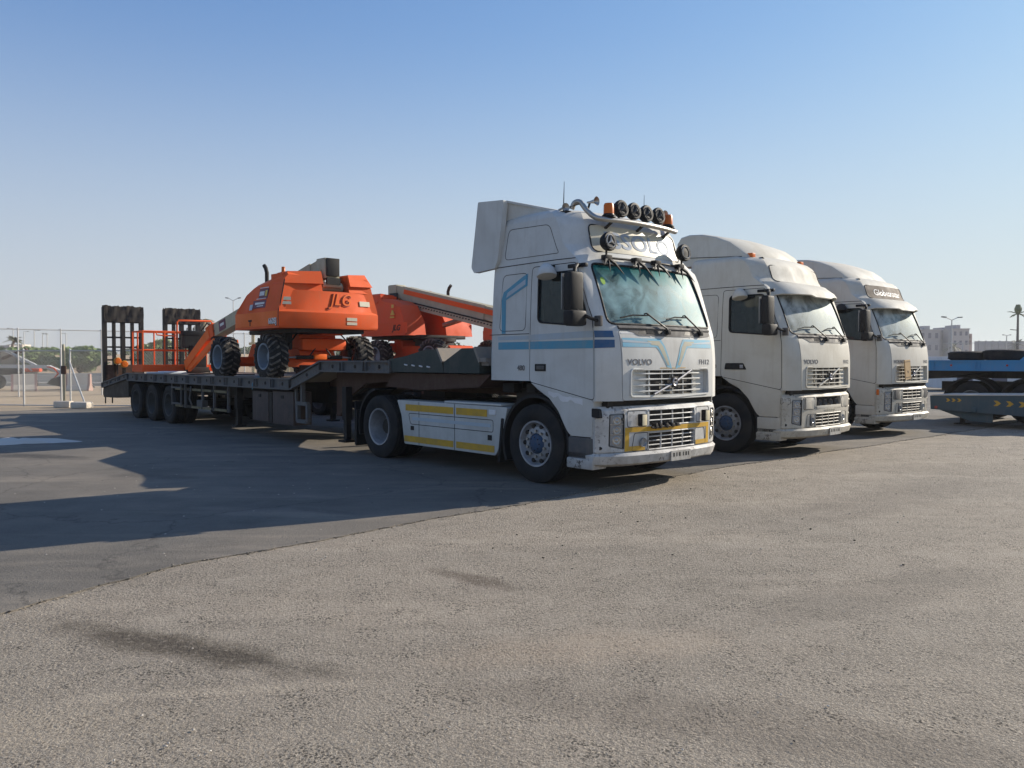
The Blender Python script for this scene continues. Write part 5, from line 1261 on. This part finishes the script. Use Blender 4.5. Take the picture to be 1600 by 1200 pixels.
# little stones and litter on the yard
rnd = random.Random(21)
peb = []
for k in range(3):
    m = MB(); bm = bmesh.new(); bmesh.ops.create_icosphere(bm, subdivisions=1, radius=.012)
    for v in bm.verts: v.co = Vector((v.co.x*(1+.4*rnd.random()), v.co.y, v.co.z*.6))+Vector((rnd.uniform(-.002,.002),)*3)
    bm.verts.index_update(); m.add([tuple(v.co) for v in bm.verts], [[v.index for v in f.verts] for f in bm.faces], 'conc' if k else 'dark'); bm.free(); peb.append(m)
m = MB()
for i in range(520):
    y = 3.2+16*rnd.random()**1.3; x = rnd.uniform(-.75,.75)*y*1.0; k = rnd.choice(peb); s_ = rnd.uniform(.15,.5) if y < 6 else rnd.uniform(.3,.9); a = rnd.random()*6
    m.add([(x+s_*(v[0]*math.cos(a)-v[1]*math.sin(a)), y+s_*(v[0]*math.sin(a)+v[1]*math.cos(a)), .004+s_*v[2]) for v in k.v], k.f, 'conc' if k is not peb[0] else 'dark')
for (ex, ey) in [p for p in pts if -11 < p[1] < 14]:
    for j in range(4):
        px_, py_ = LW(ex+rnd.gauss(0,.035), ey+rnd.uniform(-.05,.05)); k = rnd.choice(peb); s_ = rnd.uniform(.25,.8); a = rnd.random()*6
        m.add([(px_+s_*(v[0]*math.cos(a)-v[1]*math.sin(a)), py_+s_*(v[0]*math.sin(a)+v[1]*math.cos(a)), .005+s_*v[2]) for v in k.v], k.f, rnd.choice(['asphaltold','asphaltold','dark']))
structure(m.build("gravel", None), 'stuff', "loose grit scattered over the asphalt")

# ---------------------------------------------------------------- fences, barriers and the ground beyond at left
def link_fence(name, P, Q, h, post_n, label, group=None, rails=(1.0,), r=.03, wire=.11):
    """chain link fence between ground points P and Q"""
    P, Q = Vector((P[0],P[1],0)), Vector((Q[0],Q[1],0)); d = Q-P; L = d.length; ang = math.atan2(d.y, d.x)
    t = thing(name, label, "fence", P, ang, group)
    for i in range(post_n):
        m = MB(); x = L*i/(post_n-1); m.tube([(x,0,0), (x,0,h+.03)], r, 'galv', 8); m.lathe([(0,r*1.3), (.02,r*1.2), (.05,0)], (x,0,h+.03), (0,0,1), 'galv', 8); m.build("post", t, 40)
    m = MB()
    for k in rails: m.tube([(0,0,h*k), (L,0,h*k)], .024, 'galv', 6)
    m.build("rail", t)
    m = MB(); z0, z1 = .06, h; H = z1-z0; n = int((L+H)/wire)
    for i in range(n):
        c = -H+i*wire
        for sg in (1, -1):
            xa, xb = c, c+H; za, zb_ = (z0, z1) if sg > 0 else (z1, z0)
            if xa < 0: za += (0-xa)*(1 if sg > 0 else -1); xa = 0
            if xb > L: zb_ -= (xb-L)*(1 if sg > 0 else -1); xb = L
            if xb-xa < .02: continue
            y = .032*sg*.3
            m.tube([(xa,y,za), (xb,y,zb_)], .003, 'wire', 3, caps=False)
    m.build("wire_mesh", t); return t
A = LW(-34.6,-6.0); B = LW(-33.4,12)
GF = "chain link fences at the yard edge"
link_fence("chain_link_fence", LW(-34.9,-7.5), LW(-32.8,14.5), 3.05, 14, "tall chain link fence with galvanised posts along the back of the yard", GF, (1.0,))
link_fence("chain_link_gate", (-18.9,29.0), (-15.95,28.5), 1.98, 3, "low chain link gate leaf left of the concrete footings", GF, (1.0,.02))
link_fence("chain_link_gate", (-15.6,28.45), (-10.6,28.3), 1.98, 3, "low chain link gate leaf right of the footings, running behind the trailer", GF, (1.0,.02))
m = MB(); m.tube([(-15.80,28.4,0), (-15.80,28.4,2.2)], .05, 'boom', 8); m.box((-15.8,28.4,1.30), (.14,.14,.30), 'rust', bev=.03); o = m.build("gate_post", None, org=(-15.8,28.4,0)); o.location = (-15.8,28.4,0); tag(o, "tan gate post between the two low gate leaves", "post")
m = MB(); m.tube([(-15.6,28.4,1.62), (-14.7,27.7,.16)], .028, 'galv', 8); m.build("gate_brace", None, org=(-15.6,28.4,0)); o = bpy.data.objects["gate_brace"]; o.location = (-15.6,28.4,0); tag(o, "slanting steel brace propping the tan gate post", "brace")
for i, (x, y, s_, lb) in enumerate(((-15.6,28.0,.30,"square concrete footing under the gate post"), (-14.7,27.5,.46,"rounded concrete footing holding the slanting brace"))):
    m = MB(); m.box((0,0,.11), (.55 if i == 0 else s_*1.25,s_,.22), 'conc', bev=.06 if i else .02); o = m.build("concrete_footing", None, 50); o.location = (x, y, 0); tag(o, lb, "footing", "concrete footings at the gate")
def barrier(P, Q, label):
    P, Q = Vector((*P,0)), Vector((*Q,0)); d = Q-P; L = d.length
    pr = [(-.32,0), (.32,0), (.32,.10), (.16,.34), (.11,.92), (-.11,.92), (-.16,.34), (-.32,.10)]
    m = MB(); m.prism(rounded(pr, .015, 2), 'x', .12, L-.12, 'conc'); m.prism(grown(pr, .003), 'x', 0, .12, 'concr'); m.prism(grown(pr, .003), 'x', L-.12, L, 'concr')
    o = m.build("concrete_barrier", None, 30); o.location = P; o.rotation_euler = (0,0,math.atan2(d.y, d.x)); tag(o, label, "barrier", "concrete barriers beyond the gate")
barrier((-26.75,43.0), (-25.7,43.6), "short concrete barrier in front of the parked digger"); barrier((-24.2,43.7), (-22.95,43.9), "concrete barrier with pinkish ends right of the digger bucket")
# digger behind the fence
t = thing("backhoe_digger", "silver and red digger with its bucket resting on the ground behind the fence", "digger", (-27.5,46,0), 0)
X = Matrix.Translation((0,0,0))
m = MB(); m.box((-1.2,0,1.35), (2.4,1.6,.5), 'dark', bev=.1); m.box((-.2,-.5,1.45), (2.2,.3,.25), 'red', bev=.05); m.box((-1.9,0,2.2), (1.4,1.5,1.4), 'black', bev=.1); m.build("body", t, 40)
m = MB(); m.bar((-2,-.8,1.75), (1.5,-.8,1.7), .2, .25, 'galv'); m.bar((1.5,-.8,1.7), (2.3,-.8,1.2), .2, .28, 'galv'); m.bar((-.9,-.8,2.9), (.8,-.8,1.8), .12, .16, 'galv'); m.bar((-1.2,-.6,2.3), (.2,-.6,3.0), .15, .2, 'rust'); m.tube([(-.6,-.85,2.8), (.6,-.85,1.4)], .05, 'chrome', 8); m.build("loader_arm", t, 40)
m = MB(); m.prism(rounded([(1.6,.45), (1.9,.85), (2.5,1.05), (2.9,.9), (3.4,.1), (2.9,.12), (2.2,.3)], .06), 'y', -1.2, .6, 'dark'); m.build("bucket", t, 30)
t.scale = (1,1,.76)
m = MB(); m.tube([(1.5,-.9,1.7), (1.9,-.95,1.6), (2.1,-.9,1.2), (1.9,-.9,.9)], .05, 'red', 8); m.build("hydraulic_hose", t, 40)
for x, r_ in ((-1.5,.6), (.4,.5)):
    m = MB(); m.lathe([(-.2,.25), (-.2,r_-.05), (-.15,r_), (.15,r_), (.2,r_-.05), (.2,.25)], (x,-.9,r_), (0,-1,0), 'rubber', 28); wo = m.build("wheel", t, 40)
    m = MB(); m.lathe([(.16,.26), (.1,.2), (.1,0)], (x,-.9,r_), (0,-1,0), 'conc', 20); m.build("rim", wo, 40)
# road, kerbs, bank beyond
def slab(name, P, d, wd, ln, z0, z1, mat, label=None):
    m = MB(); m.box((0,0,(z0+z1)/2), (ln,wd,z1-z0), mat); o = m.build(name, None); o.location = (P[0], P[1], 0); o.rotation_euler = (0,0,d); return o
for k, (y, wd, mat, z1, nm) in enumerate(((58,9,'road',-.004,'road'), (88,12,'road',-.003,'road'))):
    o = sheet(nm, [(-130,y-wd/2), (-5,y-wd/2+1), (-5,y+wd/2+1), (-130,y+wd/2)], z1, mat)
for k, y in enumerate((52.6, 63.6, 72, 81, 95)):
    m = MB(); n = 40
    m.box((0,0,.08), (130,.25,.18), 'conc'); o = m.build("kerb", None); o.location = (-68, y, 0); o.rotation_euler = (0,0,R(.4)); structure(o)
m = MB(); n = 60; rows = ((108,0), (114,1.2), (122,2.2), (130,2.6), (180,2.9), (300,3.1)); vs = []; rnd = random.Random(2)
for (y, z) in rows:
    for i in range(n+1): vs.append((-210+250*i/n, y+rnd.uniform(-1,1), z*(1+.08*math.sin(i*.7)) if z else -.02))
m.add(vs, [(r_*(n+1)+i, r_*(n+1)+i+1, (r_+1)*(n+1)+i+1, (r_+1)*(n+1)+i) for r_ in range(len(rows)-1) for i in range(n)], 'sandb')
structure(m.build("sand_bank", None, 40))

# ---------------------------------------------------------------- vegetation
def bush(name, label, loc, rx, ry, rz_, nleaf, mat='leaf', seed=1, leaf=.14, trunk=.6, group=None, cat="tree", skirt=.15):
    rnd = random.Random(seed); t = thing(name, label, cat, loc, rnd.random()*6, group)
    m = MB()
    m.tube([(0,0,0), (.03,0,trunk*.5), (0,.02,trunk+rz_*.6)], .1, 'leafstem', 8, rs=[.13,.09,.04])
    for i in range(6):
        a = i*1.05; m.tube([(0,0,trunk*.6), (math.cos(a)*rx*.35,math.sin(a)*ry*.35,trunk+rz_*.6), (math.cos(a)*rx*.6,math.sin(a)*ry*.6,trunk+rz_*(.9+.5*rnd.random()))], .04, 'leafstem', 5, rs=[.05,.03,.01])
    m.build("trunk", t, 50)
    m = MB(); cl = []
    for i in range(26):
        u = rnd.random()*2*math.pi; v = math.acos(rnd.uniform(-.85,1)); k = .55+.45*rnd.random()
        cl.append((k*rx*math.sin(v)*math.cos(u), k*ry*math.sin(v)*math.sin(u), trunk+rz_+k*rz_*math.cos(v)*.95, .3+.25*rnd.random()))
    vs = []; fs = []
    for i in range(nleaf):
        c = rnd.choice(cl); q = Vector((rnd.gauss(0,1), rnd.gauss(0,1), rnd.gauss(0,1))).normalized()*rnd.random()**.4*c[3]
        p = Vector((c[0]+q.x*rx*.8, c[1]+q.y*ry*.8, c[2]+q.z*rz_*.8))
        if p.z < skirt: continue
        a = Vector((rnd.gauss(0,1), rnd.gauss(0,1), rnd.gauss(0,.7))).normalized(); b = a.orthogonal().normalized(); s_ = leaf*rnd.uniform(.6,1.3); o = len(vs)
        vs += [tuple(p-a*s_), tuple(p+b*s_*.45), tuple(p+a*s_), tuple(p-b*s_*.45)]; fs.append((o,o+1,o+2,o+3))
    m.add(vs, fs, mat); m.build("crown", t, recalc=False); return t
GB = "round green trees on the verge beyond the fence"
bush("round_tree", "bushy green tree behind the digger, left of the gate post", (-58.2,98,0), 3.3,3.0,1.5, 6200, seed=3, group=GB, leaf=.26, trunk=.25)
bush("round_tree", "dense dark green tree just right of the gate post", (-52.6,98,0), 2.6,2.6,1.55, 6500, 'leaf', seed=4, group=GB, leaf=.28, skirt=.02, trunk=.15)
bush("round_tree", "green tree seen through the orange basket rails", (-42.0,98,0), 3.4,3.0,1.75, 6200, seed=5, group=GB, leaf=.28)
bush("round_tree", "leafy green tree low behind the lift wheels", (-8.4,99,0), 2.8,2.4,1.7, 3200, seed=6, group=GB, leaf=.26)
rnd = random.Random(31); m = MB(); vs = []; fs = []
for i in range(30):
    x0 = -125+i*3.7+rnd.uniform(-1,1); y0_ = 150+rnd.uniform(-6,6); hh = rnd.uniform(.8,1.7); rr = rnd.uniform(1.8,3.2)
    for j in range(520):
        q = Vector((rnd.gauss(0,1), rnd.gauss(0,1), rnd.gauss(0,1))).normalized()*rnd.random()**.35
        p = Vector((x0+q.x*rr, y0_+q.y*rr, 2.6+hh*.4+q.z*hh*.6)); a = Vector((rnd.gauss(0,1), rnd.gauss(0,1), rnd.gauss(0,1))).normalized(); b_ = a.orthogonal().normalized(); s_ = rnd.uniform(.2,.45); o = len(vs)
        vs += [tuple(p-a*s_), tuple(p+b_*s_*.5), tuple(p+a*s_), tuple(p-b_*s_*.5)]; fs.append((o,o+1,o+2,o+3))
m.add(vs, fs, 'leafd'); structure(m.build("hedge", None, recalc=False), 'stuff', "far dark hedge along the top of the sand bank")
def palm(name, label, loc, h, fr, n, mat='frond', seed=1, group=None, tr=.22, droop=1.0):
    rnd = random.Random(seed); t = thing(name, label, "palm tree", loc, 0, group)
    m = MB(); pts = [(rnd.uniform(-.03,.03)*i, rnd.uniform(-.03,.03)*i, h*i/8) for i in range(9)]; m.tube(pts, tr, 'leafstem', 9, rs=[tr*1.3]+[tr*(1-.03*i)*(1.06 if i % 2 else 1) for i in range(1,9)])
    c = Vector(pts[-1]); m.build("trunk", t, 60)
    m = MB()
    for i in range(n):
        a = 2*math.pi*i/n*1.618*3; el = rnd.uniform(-.5,1.2); prev = c; L = fr*rnd.uniform(.8,1.1); P_ = []
        for k in range(7):
            f = k/6; e = el-f*f*1.5*droop; P_.append(c+Vector((math.cos(a)*math.cos(el)*L*f, math.sin(a)*math.cos(el)*L*f, math.sin(el)*L*f-f*f*L*.45*droop)))
        m.tube(P_, .02, mat, 4, rs=[.03]*3+[.02]*3+[.008])
        side_v = Vector((-math.sin(a), math.cos(a), 0))
        for k in range(1, 22):
            f = k/22; j = min(5, int(f*6)); q = P_[j]+(P_[j+1]-P_[j])*(f*6-j); ll = fr*.26*math.sin(math.pi*min(1, f+.12))+.08
            for s in (-1, 1):
                tip = q+side_v*s*ll*.75+(P_[j+1]-P_[j]).normalized()*ll*.5+Vector((0,0,-ll*.35)); dd = (P_[j+1]-P_[j]).normalized()*.035
                m.add([tuple(q-dd), tuple(q+dd), tuple(tip)], [(0,1,2)], mat)
    m.build("crown", t, recalc=False); return t
palm("palm_tree", "double headed date palm far behind the fence at far left", (-78,126,2.2), 2.7,1.6,26, seed=2)
palm("palm_tree", "short date palm seen between the cream boom and the trailer wedges", (-8.7,98,0), 3.0,1.9,24, seed=5, tr=.4)
palm("palm_tree", "straw coloured drooping palm behind the right rear ramp", (-36.8,96,0), 6.2,2.0,24, 'straw', seed=7, droop=1.6)
# far right side
GP = "palms in front of the far apartment blocks"
for i, (x, y, h, s_) in enumerate(((118,215,5.5,3), (134,214,6,4), (146,213,6.2,5), (158,215,5.5,6), (171,216,4.6,8))):
    palm("palm_tree", ["leafy palm closest to the farthest truck's windscreen", "palm before the taller grey block", "palm at the right end of the taller grey block", "reddish palm beside the pierced pink block", "small lone palm before the long low wall"][i], (x*1.0,y,0), h, 3.0, 20, 'frond', seed=20+i, group=GP)

# ---------------------------------------------------------------- lamp posts
def lamp(label, loc, h, arms, arm=1.6, up=.25, r=.06, group="street lamps beyond the yard", rz=0):
    t = thing("street_lamp", label, "street lamp", loc, rz, group)
    m = MB(); m.tube([(0,0,0), (0,0,h)], r, 'galv', 8, rs=[r*1.4, r*.8]); m.build("pole", t, 40)
    for s in arms:
        m = MB(); m.tube([(0,0,h), (s*arm*.7,0,h+up)], r*.6, 'galv', 6); m.bar((s*arm*.62,0,h+up*.9), (s*arm,0,h+up), .22, .1, 'grey'); m.build("lamp_head", t)
    return t
def atpx(u, Y): return ((u-800)/1259.0*Y, Y)
for (u, Y, top, arms, lb) in ((21.5,150,513,(-1,), "thin far lamp post at the left picture edge"), (38.5,170,518,(1,), "far lamp post with one arm right of the palm"), (54.5,150,516,(1,), "far lamp post just left of the tall fence post"), (67.5,170,522,(1,), "far lamp post of a pair, left one"), (74.5,175,521,(-1,), "far lamp post of a pair, right one"), (104,160,521,(-1,), "far lamp post above the gate brace")):
    x, y = atpx(u, Y); lamp(lb, (x, y, 0), 1.6+(564-top)/1259*Y, arms, 1.1, .02, .09)
x, y = atpx(365.5, 95); lamp("grey double armed street lamp behind the orange lift", (x, y, 0), 1.6+(564-470)/1259*95, (-1,1), .9, .35, .06)
x, y = atpx(1486, 78); lamp("double armed street lamp behind the two loose tyres", (x, y, 0), 1.6+(564-500)/1259*78, (-1,1), 1.2, .3, .06, rz=.3)
x, y = atpx(1482, 110); lamp("plain thin post beside the double armed street lamp", (x, y, 0), 1.6+(564-518)/1259*110, (), 1, 0, .05)
x, y = atpx(1572, 130); lamp("small street lamp left of the tall palm shaped mast", (x, y, 0), 1.6+(564-524)/1259*130, (-1,1), .7, .1, .08)
x, y = atpx(1589, 120)
t = thing("palm_mast", "tall antenna mast disguised as a palm at the right edge", "mast", (x, y, 0), 0)
hM = 1.6+(564-478)/1259*120
m = MB(); m.tube([(0,0,0), (0,0,hM-.8)], .16, 'grey', 10, rs=[.24,.13]); m.build("pole", t, 40)
m = MB(); m.lathe([(0,.1), (.25,.45), (.7,.52), (1.1,.35), (1.3,.28), (1.32,0)], (0,0,hM-1.1), (0,0,1), 'leafd', 8); m.build("antenna_shroud", t)
m = MB()
for i in range(14):
    a = i*2.4; el = .35 if i % 2 else -.25; L = 1.5; c = Vector((0,0,hM-1.15)); dd = Vector((math.cos(a)*math.cos(el), math.sin(a)*math.cos(el), math.sin(el)))
    m.tube([c, c+dd*L*.6, c+dd*L+Vector((0,0,-.2))], .05, 'leafd', 5, rs=[.07,.07,.01])
m.build("crown", t)
m = MB(); m.bar((0,0,hM-3.6), (-1.1,0,hM-3.5), .12, .10, 'grey'); m.build("lamp_head", t)

# ---------------------------------------------------------------- far buildings
def block(label, x0, x1, Y, top, depth, floors, cols, mat='bldg', par=.5, group="far apartment blocks"):
    X0, X1 = (x0-800)/1259*Y, (x1-800)/1259*Y; h = 1.6+(564-top)/1259*Y
    t = thing("apartment_block", label, "building", ((X0+X1)/2, Y+depth/2, 0), 0, group); W = X1-X0
    m = MB(); m.box((0,0,h/2), (W,depth,h), mat); m.build("wall", t)
    m = MB(); m.box((0,0,h+.15), (W+.4,depth+.4,.3), mat); m.box((W*.2,0,h+.9), (W*.25,depth*.5,1.4), mat); m.build("roof", t)
    for i in range(floors):
        for j in range(cols):
            m = MB(); x = -W/2+W*(j+.5)/cols; z = h*(i+.55)/floors; m.box((x,-depth/2-.01,z), (W/cols*.42,.06,h/floors*.45), 'bldgd'); m.box((x,-depth/2-.06,z-h/floors*.25), (W/cols*.5,.14,.10), mat); m.build("window", t)
    return t
block("grey lilac apartment block half hidden by the farthest truck", 1425,1468, 265,516, 14,3,4)
block("low linking block between the two grey apartment blocks", 1468.5,1486, 268,518.5, 12,3,2)
block("taller grey lilac apartment block with an open roof edge", 1487,1513.5, 262,514.5, 14,4,3)
t = thing("pierced_block", "pinkish stair tower with two round openings", "building", ((1519-800)/1259*262, 268, 0), 0); hh = 1.6+(564-521)/1259*262
m = MB(); Wd = 9/1259*262; 
m.box((-Wd*.38,0,hh/2), (Wd*.24,8,hh), 'bldgr'); m.box((Wd*.38,0,hh/2), (Wd*.24,8,hh), 'bldgr'); m.box((0,0,hh/2-1.8), (Wd*.5,8,hh-3.6), 'bldgr'); m.box((0,0,hh-.25), (Wd*.5,8,.5), 'bldgr'); m.box((0,0,hh-1.9), (Wd*.5,8,.5), 'bldgr'); m.build("wall", t)
m = MB(); W2 = (1640-1523)/1259*240; h2 = 1.6+(564-533)/1259*240
m.box((0,0,h2/2), (W2,.6,h2), 'bldg')
for i in range(11): m.box((-W2/2+W2*(i+.5)/11,-.4,h2/2), (.4,.3,h2+.3), 'bldg')
o = m.build("boundary_wall", None); o.location = ((1581-800)/1259*240, 240, 0); tag(o, "long pale wall behind the palms at the right edge", "wall")
m = MB(); m.box((0,0,1.4), (4,3,2.8), 'bldg'); m.box((0,-1.55,1.6), (2.5,.1,.8), 'bldgd'); o = m.build("far_shed", None); o.location = (-103.9,165,2.0); tag(o, "pale low shed behind the palm at far left", "building")
m = MB(); m.box((0,0,1.5), (3.4,3,3.0), 'conc'); m.box((.4,-1.55,1.2), (.8,.1,1.2), 'bldgd'); o = m.build("far_house", None); o.location = (-107,175,2.2); tag(o, "white low house right of the far left palm", "building")
# right hand yard fence and railing
link_fence("chain_link_fence", (34,72), (63,68), 3.2, 6, "long pale fence behind the blue trailer at right", GF, (1.0,.55), r=.04, wire=.22)
# white container stack and panels glimpsed under the blue trailer
t = thing("site_cabin", "white cabin glimpsed under the blue trailer deck", "cabin", (27.5,45,0), .1)
m = MB(); m.box((0,0,1.0), (9,2.4,1.7), 'signw', bev=.03); m.build("wall", t)
for x in (-3.2,-1.2,.9,3.1): m = MB(); m.box((x,-1.205,1.0), (.9,.03,1.2), 'bldgd'); m.build("window", t)
# tan timber frame behind the lift
t = thing("timber_frame", "tan timber frame seen between the lift and its wheels", "frame", (-25.4,84,0), .2)
m = MB()
for x in (-1.5,-.4,.9,2.0): m.box((x,0,2.3), (.3,.3,4.6), 'brick')
m.build("post", t)
m = MB()
for z in (1.1,2.3,3.4,4.5): m.box((.2,-.05,z), (4.2,.25,.28), 'brick')
m.build("rail", t)
m = MB(); m.box((2.5,1.5,.55), (7,1.2,1.1), 'brick'); m.build("plinth", t)

# ---------------------------------------------------------------- dusty desert air
hm, hnt, hp = newmat("dusty_air"); hnt.nodes.remove(hp)
pv = N(hnt, "ShaderNodeVolumePrincipled"); pv.inputs["Color"].default_value = (.88, .90, .92, 1); pv.inputs["Density"].default_value = .00045; pv.inputs["Anisotropy"].default_value = .2
hnt.links.new(pv.outputs[0], hnt.nodes["Material Output"].inputs["Volume"])
MT['haze'] = hm
m = MB(); m.box((0, 1150, 9.5), (5100, 2800, 23), 'haze'); structure(m.build("haze", None), 'stuff', "thin pale dust haze over the yard")
